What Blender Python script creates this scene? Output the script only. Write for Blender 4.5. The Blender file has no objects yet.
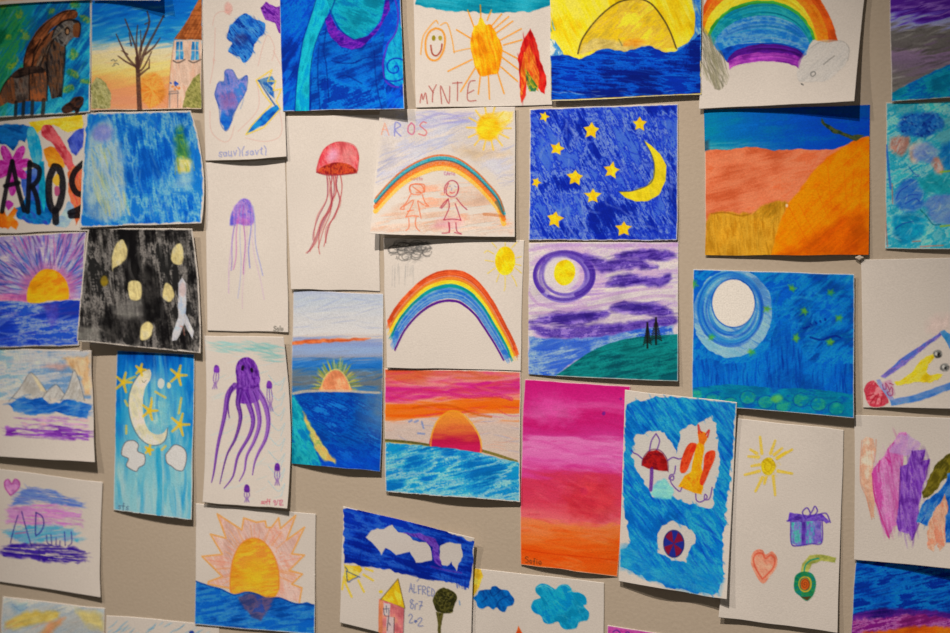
import bpy, math
import numpy as np
from mathutils import Euler

# ------------------------------------------------------------------ basics
scn = bpy.context.scene
COL = scn.collection
PI = math.pi
rng = np.random.default_rng(11)
scn.view_settings.view_transform = 'Standard'
scn.view_settings.look = 'None'
scn.view_settings.exposure = 0.0
scn.view_settings.gamma = 1.0
scn.view_settings.use_curve_mapping = False

# ------------------------------------------------------------------ camera: 50 mm, turned 18 degrees to the left, a little down
W_, H_ = 950, 633
FPX = 50 / 36 * W_
ROT = Euler((PI / 2 - math.radians(5.9), 0, math.radians(18)), 'XYZ')
CAM = np.array((0.45, -1.38, 1.60))
RM = np.array(ROT.to_matrix())
cd = bpy.data.cameras.new('camera')
cam = bpy.data.objects.new('camera', cd)
COL.objects.link(cam)
cam.location = CAM
cam.rotation_euler = ROT
cd.lens = 50
cd.sensor_width = 36
cd.clip_start = 0.05
cd.dof.use_dof = True
cd.dof.focus_distance = 1.41
cd.dof.aperture_fstop = 4.8
cd.dof.aperture_blades = 0
scn.camera = cam


def on_wall(px, py, off):
    """A point of the photograph to the point in the room that lies off metres in front of the wall (wall face is y = 0)."""
    px = np.asarray(px, float); py = np.asarray(py, float)
    d = np.stack([(px - W_ / 2) / FPX, -(py - H_ / 2) / FPX, -np.ones_like(px)], -1) @ RM.T
    t = (-off - CAM[1]) / d[..., 1]
    return CAM + t[..., None] * d


# ------------------------------------------------------------------ noise
def lin(c):
    c = np.asarray(c, float)
    return np.where(c <= 0.04045, c / 12.92, ((c + 0.055) / 1.055) ** 2.4)


def hsh(ix, iy, seed):
    n = ix.astype(np.int64).astype(np.uint32) * np.uint32(374761393) + iy.astype(np.int64).astype(np.uint32) * np.uint32(668265263) + np.uint32((seed * 1274126177) & 0xffffffff)
    n = (n ^ (n >> np.uint32(13))) * np.uint32(1274126177)
    n = n ^ (n >> np.uint32(16))
    return n.astype(np.float64) / 4294967296.0


def vnoise(x, y, seed):
    x0 = np.floor(x); y0 = np.floor(y)
    fx = x - x0; fy = y - y0
    fx = fx * fx * (3 - 2 * fx); fy = fy * fy * (3 - 2 * fy)
    a = hsh(x0, y0, seed); b = hsh(x0 + 1, y0, seed)
    c = hsh(x0, y0 + 1, seed); d = hsh(x0 + 1, y0 + 1, seed)
    return (a * (1 - fx) + b * fx) * (1 - fy) + (c * (1 - fx) + d * fx) * fy


def fbm(x, y, seed, octv=3):
    r = np.zeros_like(x); amp = 1.0; tot = 0.0
    for i in range(octv):
        r += amp * vnoise(x * 2 ** i + 17.3 * i, y * 2 ** i - 9.1 * i, seed + 31 * i)
        tot += amp; amp *= 0.55
    return r / tot


def smooth(pts, closed=False, n=7):
    p = np.asarray(pts, float)
    if len(p) < 3:
        return p
    out = []
    m = len(p)
    rngs = range(m) if closed else range(m - 1)
    for i in rngs:
        if closed:
            a, b, c, d = p[(i - 1) % m], p[i], p[(i + 1) % m], p[(i + 2) % m]
        else:
            a, b, c, d = p[max(i - 1, 0)], p[i], p[i + 1], p[min(i + 2, m - 1)]
        for t in np.arange(n) / n:
            out.append(0.5 * (2 * b + (c - a) * t + (2 * a - 5 * b + 4 * c - d) * t * t + (3 * b - a - 3 * c + d) * t ** 3))
    if not closed:
        out.append(p[-1])
    return np.array(out)


def Z(ox, oy, k=3.958):
    """Close-up coordinates to photograph coordinates."""
    def f(*v):
        return [(ox + v[i] / k, oy + v[i + 1] / k) for i in range(0, len(v), 2)]
    return f


SEED = [100]


def nseed():
    SEED[0] += 1
    return SEED[0]


# ------------------------------------------------------------------ materials
def pigment_material(name, rough, grain, bump, spec):
    m = bpy.data.materials.new(name)
    m.use_nodes = True
    nt = m.node_tree
    b = nt.nodes['Principled BSDF']
    b.inputs['Roughness'].default_value = rough
    b.inputs['Specular IOR Level'].default_value = spec
    at = nt.nodes.new('ShaderNodeAttribute'); at.attribute_name = 'pigment'
    tc = nt.nodes.new('ShaderNodeTexCoord')
    n1 = nt.nodes.new('ShaderNodeTexNoise'); n1.inputs['Scale'].default_value = 620; n1.inputs['Detail'].default_value = 3
    nt.links.new(tc.outputs['Object'], n1.inputs['Vector'])
    mr = nt.nodes.new('ShaderNodeMapRange')
    mr.inputs['From Min'].default_value = 0.25; mr.inputs['From Max'].default_value = 0.75
    mr.inputs['To Min'].default_value = 1 - grain; mr.inputs['To Max'].default_value = 1 + grain
    nt.links.new(n1.outputs['Fac'], mr.inputs['Value'])
    mx = nt.nodes.new('ShaderNodeVectorMath'); mx.operation = 'SCALE'
    nt.links.new(at.outputs['Color'], mx.inputs[0])
    nt.links.new(mr.outputs['Result'], mx.inputs['Scale'])
    nt.links.new(mx.outputs['Vector'], b.inputs['Base Color'])
    bp = nt.nodes.new('ShaderNodeBump'); bp.inputs['Strength'].default_value = bump; bp.inputs['Distance'].default_value = 0.0006
    nt.links.new(n1.outputs['Fac'], bp.inputs['Height'])
    nt.links.new(bp.outputs['Normal'], b.inputs['Normal'])
    return m


PAPER = pigment_material('drawing_paper', 0.9, 0.06, 0.3, 0.06)
PAINT = pigment_material('crayon_and_watercolour', 0.8, 0.12, 0.35, 0.05)

WHITE = np.array((213, 196, 178)) / 255.0        # how lit white paper looks in the photograph
WLIN = lin(WHITE)


def to_albedo(c):
    """Colours were read off the photograph by eye; strong pigments are a little deeper than the eye reads them."""
    r = np.clip(c, 0, 1) / WHITE
    lum = (r @ np.array((.3, .59, .11)))[..., None]
    r = np.clip(lum + (r - lum) * 1.10, 0, None) ** 1.10
    return np.clip(lin(np.clip(r * WHITE, 0, 1.1)) / WLIN * 0.80, 0.0015, 0.95)


def mesh_obj(name, verts, quads, cols, mat, parent=None, smoothed=True):
    me = bpy.data.meshes.new(name)
    nv, nf = len(verts), len(quads)
    me.vertices.add(nv)
    me.vertices.foreach_set('co', np.ascontiguousarray(verts, np.float32).ravel())
    me.loops.add(nf * 4)
    me.loops.foreach_set('vertex_index', np.ascontiguousarray(quads, np.int32).ravel())
    me.polygons.add(nf)
    me.polygons.foreach_set('loop_start', np.arange(0, nf * 4, 4, dtype=np.int32))
    me.polygons.foreach_set('use_smooth', np.full(nf, smoothed, bool))
    me.update(calc_edges=True)
    a = me.attributes.new('pigment', 'FLOAT_COLOR', 'POINT')
    rgba = np.ones((nv, 4), np.float32); rgba[:, :3] = cols
    a.data.foreach_set('color', rgba.ravel())
    me.materials.append(mat)
    o = bpy.data.objects.new(name, me)
    COL.objects.link(o)
    if parent:
        o.parent = parent
    return o


# ------------------------------------------------------------------ lettering by strokes, unit box, y down
GL = {
    'A': [[(0, 1), (.35, 0), (.7, 1)], [(.12, .62), (.6, .62)]],
    'R': [[(0, 1), (.03, 0), (.5, .1), (.55, .35), (.05, .55), (.65, 1)]],
    'O': [[(.35, 0), (.05, .3), (.05, .75), (.35, 1), (.65, .75), (.65, .25), (.35, 0)]],
    'S': [[(.6, .1), (.3, 0), (.05, .2), (.3, .48), (.6, .72), (.4, 1), (0, .92)]],
    'M': [[(0, 1), (.12, .2), (.35, .7), (.6, .15), (.72, 1)]],
    'Y': [[(0, 0), (.3, .5)], [(.65, 0), (.3, .5), (.25, 1)]],
    'N': [[(0, 1), (.03, 0), (.6, 1), (.65, 0)]],
    'T': [[(0, .03), (.75, 0)], [(.38, 0), (.35, 1)]],
    'E': [[(.55, 0), (.05, .03), (.03, 1), (.6, .97)], [(.04, .5), (.45, .48)]],
    'L': [[(.05, 0), (.02, 1), (.55, .95)]],
    'F': [[(.55, 0), (.05, .03), (.03, 1)], [(.04, .48), (.45, .46)]],
    'D': [[(.03, 0), (.03, 1), (.4, .9), (.6, .5), (.4, .1), (.03, 0)]],
    'P': [[(.05, 1), (.05, 0), (.5, .1), (.5, .4), (.05, .55)]],
    'C': [[(.6, .15), (.3, 0), (.05, .4), (.15, .85), (.6, .95)]],
    'I': [[(.2, 0), (.2, 1)]],
    'U': [[(.05, 0), (.08, .8), (.35, 1), (.6, .75), (.62, 0)]],
    'B': [[(.05, 1), (.05, 0), (.5, .12), (.45, .42), (.08, .5), (.55, .65), (.5, .92), (.05, 1)]],
    's': [[(.45, .5), (.15, .48), (.1, .65), (.4, .78), (.35, .98), (.02, .98)]],
    'a': [[(.5, .55), (.2, .45), (.05, .75), (.25, 1), (.5, .8), (.5, .5), (.58, 1)]],
    'u': [[(.05, .45), (.08, .9), (.3, 1), (.48, .8), (.5, .45), (.55, 1)]],
    'v': [[(.05, .45), (.28, 1), (.5, .4)]],
    't': [[(.25, .1), (.25, .95), (.45, .98)], [(.05, .4), (.45, .38)]],
    'c': [[(.5, .5), (.2, .45), (.05, .75), (.2, 1), (.5, .95)]],
    'o': [[(.28, .45), (.05, .7), (.28, 1), (.5, .72), (.28, .45)]],
    'f': [[(.5, .05), (.28, .1), (.22, 1.2)], [(.05, .5), (.45, .48)]],
    'i': [[(.15, .5), (.15, 1)], [(.15, .22), (.16, .28)]],
    'e': [[(.05, .72), (.48, .7), (.3, .45), (.06, .7), (.2, 1), (.5, .92)]],
    'l': [[(.15, 0), (.15, 1)]],
    'b': [[(.08, 0), (.08, 1), (.4, .95), (.45, .65), (.1, .6)]],
    'j': [[(.3, .5), (.28, 1.2), (.05, 1.15)], [(.3, .22), (.31, .28)]],
    'r': [[(.08, .45), (.1, 1)], [(.1, .65), (.3, .45), (.42, .52)]],
    ')': [[(.05, -.1), (.35, .4), (.25, 1.1)]],
    '(': [[(.4, -.1), (.12, .4), (.2, 1.1)]],
    '/': [[(.5, 0), (.05, 1)]],
    '8': [[(.5, .12), (.2, 0), (.1, .25), (.5, .65), (.4, 1), (.08, .9), (.15, .6), (.5, .12)]],
    '7': [[(.02, .02), (.55, 0), (.2, 1)], [(.1, .5), (.5, .48)]],
    '2': [[(.05, .2), (.3, 0), (.52, .25), (.05, .98), (.6, .95)]],
    '9': [[(.5, .2), (.2, 0), (.08, .3), (.4, .45), (.5, .15), (.42, 1)]],
    '1': [[(.1, .2), (.3, 0), (.28, 1)]],
    '.': [[(.15, .7), (.2, .75)]],
    ' ': [],
}


# ------------------------------------------------------------------ a sheet of paper with what is drawn on it
class Sheet:
    def __init__(s, name, label, cat, corners, lift=(0, 0, 3, 3), base=0.8, bow=(0, 0, 0, 0), belly=0.0, wave=0.0,
                 paper=(213, 196, 178), R=1.7):
        s.name, s.label, s.cat = name, label, cat
        tl, tr, br, bl = np.array(corners, float).reshape(4, 2)
        s.w = 0.5 * (np.linalg.norm(tr - tl) + np.linalg.norm(br - bl))
        s.h = 0.5 * (np.linalg.norm(bl - tl) + np.linalg.norm(br - tr))
        nx, ny = int(s.w * R) + 2, int(s.h * R) + 2
        u, v = np.meshgrid(np.linspace(0, 1, nx), np.linspace(0, 1, ny))
        s.nx, s.ny = nx, ny
        P = (tl * ((1 - u) * (1 - v))[..., None] + tr * (u * (1 - v))[..., None] + br * (u * v)[..., None] + bl * ((1 - u) * v)[..., None])
        bt, brr, bb, bl_ = bow
        P[..., 1] += 4 * u * (1 - u) * (bt * (1 - v) + bb * v)
        P[..., 0] += 4 * v * (1 - v) * (bl_ * (1 - u) + brr * u)
        sd = nseed()
        # hand-cut edges are never quite straight
        ed = np.minimum(np.minimum(u, 1 - u) * s.w, np.minimum(v, 1 - v) * s.h)
        k = np.exp(-ed / 4.0)
        P[..., 0] += k * (vnoise(v * 5, u * 0 + (u > .5) * 7, sd) - .5) * 0.9
        P[..., 1] += k * (vnoise(u * 5, v * 0 + (v > .5) * 7, sd + 1) - .5) * 0.9
        s.u, s.v = u.ravel(), v.ravel()
        a, b, c, d = lift
        ur, ul = u ** 1.6, (1 - u) ** 1.6
        vb, vt = v ** 1.8, (1 - v) ** 2.2
        off = a * ul * vt + b * ur * vt + c * ur * vb + d * ul * vb
        off += belly * 4 * u * (1 - u) * v ** 2
        off += wave * v ** 2 * (np.sin(u * 7.5 + sd) * 0.5 + 0.5)
        s.off = (base + off).ravel() * 1e-3
        s.P = P.reshape(-1, 2)
        s.X, s.Y = s.P[:, 0].copy(), s.P[:, 1].copy()
        s.C = np.tile(np.array(paper, float) / 255, (nx * ny, 1))
        t = fbm(s.X / 60, s.Y / 60, sd + 5, 3) - .5
        s.C *= (1 + t * 0.05)[:, None]
        s.ID = np.zeros(nx * ny, np.int16)
        s.parts = []
        s.cur = 0
        s.ed = np.minimum(np.minimum(s.u, 1 - s.u) * s.w, np.minimum(s.v, 1 - s.v) * s.h)

    # --- parts
    def part(s, name, under=None, label=None):
        s.parts.append((name, under, label))
        s.cur = len(s.parts)
        return s.cur

    def none(s):
        s.cur = 0

    # --- masks
    def warp(s, rag, rs):
        if not rag:
            return s.X, s.Y
        sd = nseed()
        return (s.X + rag * 2 * (fbm(s.X / rs, s.Y / rs, sd, 2) - .5), s.Y + rag * 2 * (fbm(s.X / rs, s.Y / rs, sd + 77, 2) - .5))

    def poly(s, pts, sm=False, edge=0.9, rag=0.6, rs=6.0, grow=0):
        p = smooth(pts, True, 6) if sm else np.asarray(pts, float)
        X, Y = s.warp(rag, rs)
        pad = 3 + rag * 2 + abs(grow) + edge
        q = np.nonzero((X > p[:, 0].min() - pad) & (X < p[:, 0].max() + pad) & (Y > p[:, 1].min() - pad) & (Y < p[:, 1].max() + pad))[0]
        out = np.zeros(len(X))
        if len(q) == 0:
            return out
        x, y = X[q], Y[q]
        d2 = np.full(len(q), 1e9); ins = np.zeros(len(q), bool)
        for i in range(len(p)):
            ax, ay = p[i]; bx, by = p[(i + 1) % len(p)]
            ex, ey = bx - ax, by - ay
            L = ex * ex + ey * ey
            if L < 1e-9:
                continue
            t = np.clip(((x - ax) * ex + (y - ay) * ey) / L, 0, 1)
            d2 = np.minimum(d2, (x - ax - t * ex) ** 2 + (y - ay - t * ey) ** 2)
            if ay != by:
                c = ((ay > y) != (by > y)) & (x < ax + ex * (y - ay) / ey)
                ins ^= c
        d = np.sqrt(d2) * np.where(ins, -1, 1) - grow
        out[q] = np.clip(.5 - d / edge, 0, 1)
        return out

    def ell(s, cx, cy, rx, ry, rot=0, **k):
        t = np.linspace(0, 2 * PI, 28, endpoint=False)
        c, n = math.cos(rot), math.sin(rot)
        return s.poly([(cx + rx * math.cos(a) * c - ry * math.sin(a) * n, cy + rx * math.cos(a) * n + ry * math.sin(a) * c) for a in t], **k)

    def inset(s, d, rag=1.0, rs=5.0):
        sd = nseed()
        return np.clip(.5 + (s.ed - d + rag * 1.1 * (fbm(s.X / rs, s.Y / rs, sd, 2) - .5)) / 1.1, 0, 1)

    def below(s, pts, rag=0.8, rs=5.0, edge=1.0, sm=True):
        p = smooth(pts) if sm else np.asarray(pts, float)
        yl = np.interp(s.X, p[:, 0], p[:, 1])
        sd = nseed()
        return np.clip(.5 + (s.Y - yl + rag * 2 * (fbm(s.X / rs, s.Y / rs, sd, 2) - .5)) / edge, 0, 1)

    def above(s, pts, **k):
        return 1 - s.below(pts, **k)

    # --- colour on the paper
    def put(s, m, col, a=1.0):
        al = m * a
        c = np.asarray(col, float) / 255 if not (isinstance(col, np.ndarray) and col.ndim == 2) else col
        s.C = s.C * (1 - al[:, None]) + c * al[:, None]
        s.ID[al > 0.3] = s.cur
        return m

    def streak(s, ang, L, Wd, octv=3, k=1.7):
        a = math.radians(ang); c, n = math.cos(a), math.sin(a)
        x = (s.X * c + s.Y * n) / L; y = (-s.X * n + s.Y * c) / Wd
        w = fbm(s.X / 23, s.Y / 23, nseed(), 2)
        return np.clip((fbm(x + w * .8, y + w * .8, nseed(), octv) - .5) * k + .5, 0, 1)

    def ramp(s, t, cols):
        c = np.asarray(cols, float) / 255
        x = np.clip(t, 0, 1) * (len(c) - 1)
        i = np.minimum(x.astype(int), len(c) - 2) if len(c) > 1 else np.zeros(len(x), int)
        if len(c) == 1:
            return np.tile(c[0], (len(x), 1))
        f = (x - i)[:, None]
        return c[i] * (1 - f) + c[i + 1] * f

    def wash(s, m, cols, ang=0, L=30, W=4, a=1.0, k=2.2, dry=0.0, grain=0.05, pool=.16):
        """Watercolour or crayon: broad blotches, brush streaks and fine bristle marks between the given colours."""
        sd = nseed()
        wx = 10 * (fbm(s.X / 30, s.Y / 30, sd, 2) - .5); wy = 10 * (fbm(s.X / 30, s.Y / 30, sd + 3, 2) - .5)
        q = max(7.0, min(26.0, math.sqrt(max(m.sum(), 1.0)) / 5))
        bl = fbm((s.X + wx) / q, (s.Y + wy) / q, sd + 9, 3) - .5
        st = s.streak(ang, L, W, 3, 1.0) - .5
        br = s.streak(ang, L * .7, 1.5, 2, 1.0) - .5
        gr = fbm(s.X / 1.3, s.Y / 1.3, sd + 13, 1) - .5
        t = np.clip(.5 + k * (.85 * bl + .62 * st + .24 * br + .14 * gr), 0, 1)
        al = m * a
        if dry:
            g = s.streak(ang, L * .8, max(W * .5, 1.2), 2, 2.2)
            al = al * np.clip((g - dry) / .18, 0, 1)
        col = s.ramp(t, cols)
        # pigment gathers a little unevenly
        col = col * (1 + pool * (bl * 1.8 + br * .7))[:, None]
        s.put(al, np.clip(col, 0, 1))
        return m

    def grad(s, m, stops, amp=6, ang=0, L=40, W=4, a=1.0, axis=1, tilt=0.0):
        t = (s.Y if axis else s.X) + tilt * (s.X - s.X.mean()) + amp * 2 * (s.streak(ang, L, W, 3, 1.8) - .5)
        ys = np.array([q[0] for q in stops], float); c = np.array([q[1] for q in stops], float) / 255
        col = np.stack([np.interp(t, ys, c[:, i]) for i in range(3)], 1)
        s.put(m * a, col)
        return m

    def line(s, pts, w, col, a=1.0, sm=True, taper=(1, 1), grain=0.25, mask=None, edge=0.9, pp=True, fade=False):
        p = np.asarray(smooth(pts, False, 6) if (sm and len(pts) > 2) else pts, float)
        pad = w + 2
        q = np.nonzero((s.X > p[:, 0].min() - pad) & (s.X < p[:, 0].max() + pad) & (s.Y > p[:, 1].min() - pad) & (s.Y < p[:, 1].max() + pad))[0]
        if len(q) == 0:
            return
        x, y = s.X[q], s.Y[q]
        A, B = p[:-1], p[1:]
        best = np.full(len(q), 1e9); bt = np.zeros(len(q))
        n = len(A)
        for i in range(n):
            ax, ay = A[i]; ex, ey = B[i] - A[i]
            L = ex * ex + ey * ey + 1e-9
            t = np.clip(((x - ax) * ex + (y - ay) * ey) / L, 0, 1)
            d = (x - ax - t * ex) ** 2 + (y - ay - t * ey) ** 2
            g = d < best
            best[g] = d[g]; bt[g] = (i + t[g]) / n
        ww = w * (taper[0] * (1 - bt) + taper[1] * bt)
        cov = np.clip((ww / 2 - np.sqrt(best)) / edge + .5, 0, 1) * a
        if fade:
            cov *= np.sqrt(np.clip(np.sin(np.clip(bt, 0.02, .98) * PI), 0, 1))
        if grain:
            cov *= 1 - grain * hsh(np.floor(x * 1.1), np.floor(y * 1.1), SEED[0])
        if mask is not None:
            cov *= mask[q]
        c = np.asarray(col, float) / 255
        s.C[q] = s.C[q] * (1 - cov[:, None]) + c * cov[:, None]
        if pp:
            s.ID[q[cov > .3]] = s.cur
        SEED[0] += 1

    def arcfill(s, c1, c2, cols, n=9, w=1.3, a=.6, mask=None):
        for i in range(n):
            f = (i + rng.uniform(0, 1)) / n
            p = [(a_[0] * (1 - f) + b_[0] * f, a_[1] * (1 - f) + b_[1] * f) for a_, b_ in zip(c1, c2)]
            m = len(p); i0 = int(rng.integers(0, max(1, m // 2))); i1 = min(m, i0 + int(rng.integers(m // 3, m)))
            if i1 - i0 < 3:
                continue
            c = np.array(cols[rng.integers(len(cols))], float) + rng.normal() * 6
            s.line(p[i0:i1], w * rng.uniform(.7, 1.5), np.clip(c, 0, 255), a * rng.uniform(.6, 1), sm=False, mask=mask, fade=True)

    def lines(s, lst, w, col, a=1.0, **k):
        for p in lst:
            s.line(p, w, col, a, **k)

    def hatch(s, m, cols, ang, n, ln, w=1.2, a=.6, jit=8, bend=.06, pp=True, clip=True):
        q = np.nonzero(m > .5)[0]
        if len(q) == 0:
            return
        for i in range(n):
            j = q[rng.integers(len(q))]
            t = math.radians(ang + rng.normal() * jit)
            L = ln * rng.uniform(.6, 1.3)
            dx, dy = math.cos(t) * L / 2, math.sin(t) * L / 2
            bx, by = -dy * bend * rng.normal() * 2, dx * bend * rng.normal() * 2
            x, y = s.X[j], s.Y[j]
            c = np.array(cols[rng.integers(len(cols))], float) + rng.normal() * 6
            s.line([(x - dx, y - dy), (x + bx, y + by), (x + dx, y + dy)], w * rng.uniform(.7, 1.3), np.clip(c, 0, 255), a * rng.uniform(.5, 1), mask=m if clip else None, pp=pp, fade=True, grain=.35)

    def radial(s, cx, cy, r0, r1, n, cols, w, a, a0=0, a1=360, jit=.2, mask=None, sy=1.0):
        for i in range(n):
            t = math.radians(a0 + (a1 - a0) * (i + rng.uniform(-.4, .4)) / n)
            ra = r0 * (1 + rng.normal() * jit * .3); rb = r1 * (1 + rng.normal() * jit)
            c = np.array(cols[rng.integers(len(cols))], float) + rng.normal() * 5
            s.line([(cx + ra * math.cos(t), cy + ra * math.sin(t) * sy), (cx + rb * math.cos(t), cy + rb * math.sin(t) * sy)], w * rng.uniform(.7, 1.3), np.clip(c, 0, 255), a, taper=(1.1, .6), mask=mask)

    def dots(s, m, cols, n, r=1.0, a=.7):
        q = np.nonzero(m > .5)[0]
        for i in range(n):
            j = q[rng.integers(len(q))]
            s.line([(s.X[j], s.Y[j]), (s.X[j] + .6, s.Y[j] + .5)], r * rng.uniform(.7, 1.5), cols[rng.integers(len(cols))], a, sm=False)

    def text(s, t, x, y, h, w, col, a=.9, slope=0.0, sp=.28, wide=.85, jit=.04):
        """x, y is the left end of the foot of the line."""
        cx = x
        for ch in t:
            mx = .3
            for st in GL[ch]:
                pts = []
                for (gx, gy) in st:
                    mx = max(mx, gx)
                    yy = y + slope * (cx - x + gx * h * wide) + (gy - 1) * h
                    pts.append((cx + (gx + rng.normal() * jit) * h * wide, yy + rng.normal() * jit * h))
                s.line(pts, w, col, a, sm=len(pts) > 3)
            cx += (mx + sp) * h * wide

    # --- make it a real sheet in the room
    def build(s, group="children's drawings hung on the wall"):
        nx, ny = s.nx, s.ny
        pos = on_wall(s.X, s.Y, s.off)
        ctr = on_wall(np.array([s.X.mean()]), np.array([s.Y.mean()]), 0.0)[0]
        pos = pos - ctr
        alb = to_albedo(s.C)
        idx = np.arange(nx * ny).reshape(ny, nx)
        # y grows downwards: this order faces the room
        quads = np.stack([idx[:-1, :-1], idx[1:, :-1], idx[1:, 1:], idx[:-1, 1:]], -1).reshape(-1, 4)
        ring = np.concatenate([idx[0, :], idx[1:, -1], idx[-1, -2::-1], idx[-2:0:-1, 0]])
        th = 0.00055
        back_ring = pos[ring] + (0, th, 0)
        # coarse back
        bi = np.unique(np.linspace(0, nx - 1, 14).astype(int)); bj = np.unique(np.linspace(0, ny - 1, 14).astype(int))
        bidx = idx[np.ix_(bj, bi)]
        bpos = pos[bidx.ravel()] + (0, th, 0)
        n0 = len(pos); n1 = n0 + len(ring)
        k = len(ring)
        r0 = ring; r1 = np.roll(ring, -1)
        rb0 = n0 + np.arange(k); rb1 = n0 + (np.arange(k) + 1) % k
        rim = np.stack([r0, r1, rb1, rb0], -1)
        bq = np.arange(len(bj) * len(bi)).reshape(len(bj), len(bi)) + n1
        back = np.stack([bq[:-1, :-1], bq[:-1, 1:], bq[1:, 1:], bq[1:, :-1]], -1).reshape(-1, 4)
        paper_alb = np.tile(to_albedo(WHITE), (len(ring) + len(bpos), 1))
        root = mesh_obj(s.name, np.concatenate([pos, back_ring, bpos]), np.concatenate([quads, rim, back]),
                        np.concatenate([alb, paper_alb]), PAPER)
        root.location = ctr
        root['label'] = s.label; root['category'] = s.cat; root['group'] = group
        made = {0: root}
        qid = s.ID.reshape(ny, nx)[:-1, :-1].ravel()
        lay = np.array((0, -0.00008, 0))
        for kk, (nm, under, lb) in enumerate(s.parts, 1):
            sel = quads[qid == kk]
            if len(sel) < 5:
                continue
            uq, inv = np.unique(sel, return_inverse=True)
            o = mesh_obj(nm, pos[uq] + lay, inv.reshape(-1, 4), alb[uq], PAINT, made.get(under, root))
            if lb:
                o['label'] = lb
            made[kk] = o
        return root
# ================================================================== the drawings, row by row
SHEETS = []


def sheet(*a, **k):
    s = Sheet(*a, **k)
    SHEETS.append(s)
    return s


WHT = (213, 196, 178)

# ---- two sheets of the row above, of which hardly more than the lower edge is in the picture
s = sheet('drawing', 'pale orange edged sheet showing only its lower edge above the horse painting', 'drawing',
          [-30, -118, 89, -122, 90.5, -.6, -28, 6.2], lift=(0, 0, 3, 4), base=1.6)
s.wash(s.inset(3, 2), [(216, 170, 120), (222, 186, 150), (206, 150, 110)], ang=-6, L=30, W=5, a=.8)
s = sheet('painting', 'sheet showing only its lower edge above the bare tree drawing', 'painting',
          [93, -124, 158, -122, 160.5, .8, 92, .4], lift=(0, 2, 17, 3), base=1.8)
s.part('painted_sky'); s.wash(s.inset(.6, .5), [(30, 100, 170), (60, 130, 186), (20, 80, 150)], ang=-6, L=30, W=5); s.none()

# ---- brown horse on green and blue
s = sheet('painting', 'painting of a big brown horse with a foal on a green and blue ground', 'painting',
          [-26, 2.2, 91.5, -2, 90, 112, -24, 119], lift=(0, 0, 2, 5), base=1.2)
z = Z(0, 0, 5.06)
s.part('painted_background')
m = s.inset(1.2, 1.0)
s.wash(m, [(20, 100, 160), (30, 140, 180), (70, 176, 196), (30, 130, 156)], ang=-55, L=30, W=5)
gm = np.clip((52 - s.X - .35 * s.Y + 40 * (s.streak(-55, 30, 8) - .5)) / 18, 0, 1)
s.wash(m * gm, [(20, 110, 60), (40, 140, 90), (70, 150, 70), (18, 120, 130)], ang=-55, L=25, W=4, a=.9)
for p in ((100, 70), (260, 55), (40, 190), (80, 310), (425, 97), (372, 275), (345, 450), (15, 20), (380, 25), (120, 180), (430, 410), (375, 375), (60, 330)):
    (cx, cy), = z(*p)
    s.wash(s.ell(cx, cy, rng.uniform(3.5, 7), rng.uniform(2.5, 5), rng.uniform(0, 3), rag=2, edge=2.5), [(60, 140, 60), (190, 176, 40), (30, 120, 80)], ang=-50, L=6, W=2, a=.7)
s.hatch(m, [(12, 90, 155), (130, 195, 200), (40, 140, 100), (24, 124, 180)], -58, 130, 18, 1.6, .45)
s.part('painted_horse')
BR = [(40, 26, 20), (92, 52, 30), (150, 84, 46), (84, 58, 44)]
mane = s.poly(z(118, 335, 130, 260, 170, 180, 220, 120, 290, 70, 350, 48, 388, 60, 385, 92, 330, 105, 270, 140, 235, 185, 205, 250, 180, 330, 150, 345), sm=True, rag=.8)
s.wash(mane, [(58, 32, 22), (128, 74, 42), (160, 96, 60)], ang=-48, L=40, W=3)
fill = s.poly(z(150, 345, 175, 260, 220, 190, 280, 138, 330, 110, 300, 190, 250, 260, 215, 345), rag=.6)
s.wash(fill, [(70, 40, 28), (150, 92, 56), (120, 74, 50)], ang=-58, L=26, W=3)
neck = s.poly(z(175, 345, 215, 250, 265, 195, 330, 230, 325, 300, 312, 490, 262, 500, 235, 380), rag=.8)
s.wash(neck, [(44, 36, 34), (92, 76, 66), (120, 80, 52), (54, 42, 38)], ang=85, L=22, W=2.5)
head = s.poly(z(262, 190, 290, 130, 345, 98, 395, 108, 408, 140, 400, 185, 370, 190, 352, 205, 330, 235, 290, 215), sm=True, rag=.6)
s.wash(head, [(60, 56, 54), (128, 118, 108), (96, 82, 72)], ang=40, L=10, W=3)
s.wash(s.poly(z(372, 130, 400, 115, 408, 145, 398, 188, 372, 180), sm=True), [(140, 88, 52), (110, 66, 42)], ang=80, L=8, W=2)
body = s.poly(z(55, 385, 100, 345, 180, 335, 235, 360, 242, 420, 235, 515, 150, 510, 70, 525, 40, 520, 0, 540, -20, 500, 20, 430), rag=1)
s.wash(body, [(60, 46, 40), (134, 82, 50), (92, 70, 58), (156, 92, 54)], ang=80, L=24, W=4)
s.wash(s.poly(z(70, 390, 150, 360, 145, 500, 80, 520)), [(66, 58, 54), (120, 108, 98), (80, 60, 50)], ang=80, L=18, W=3, a=.85)
s.wash(s.poly(z(55, 385, 110, 345, 200, 335, 225, 365, 160, 375, 90, 395), sm=True), [(28, 22, 22), (70, 50, 40)], ang=-8, L=15, W=3)
s.hatch(mane, [(36, 20, 16), (176, 110, 70), (60, 34, 26)], -50, 40, 16, 1.2, .6)
s.hatch(neck, [(30, 26, 26), (120, 106, 96)], 84, 30, 18, 1.6, .5)
s.lines([z(185, 335, 240, 250, 275, 190, 340, 130)], 1.6, (176, 150, 120), .5)
s.lines([z(120, 340, 135, 260, 200, 150, 300, 70, 385, 50), z(270, 150, 330, 105, 395, 108), z(160, 335, 190, 250, 250, 170), z(205, 330, 240, 240, 275, 195)], 1.3, (26, 18, 18), .75)
s.ell(0, 0, 1, 1)
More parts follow.
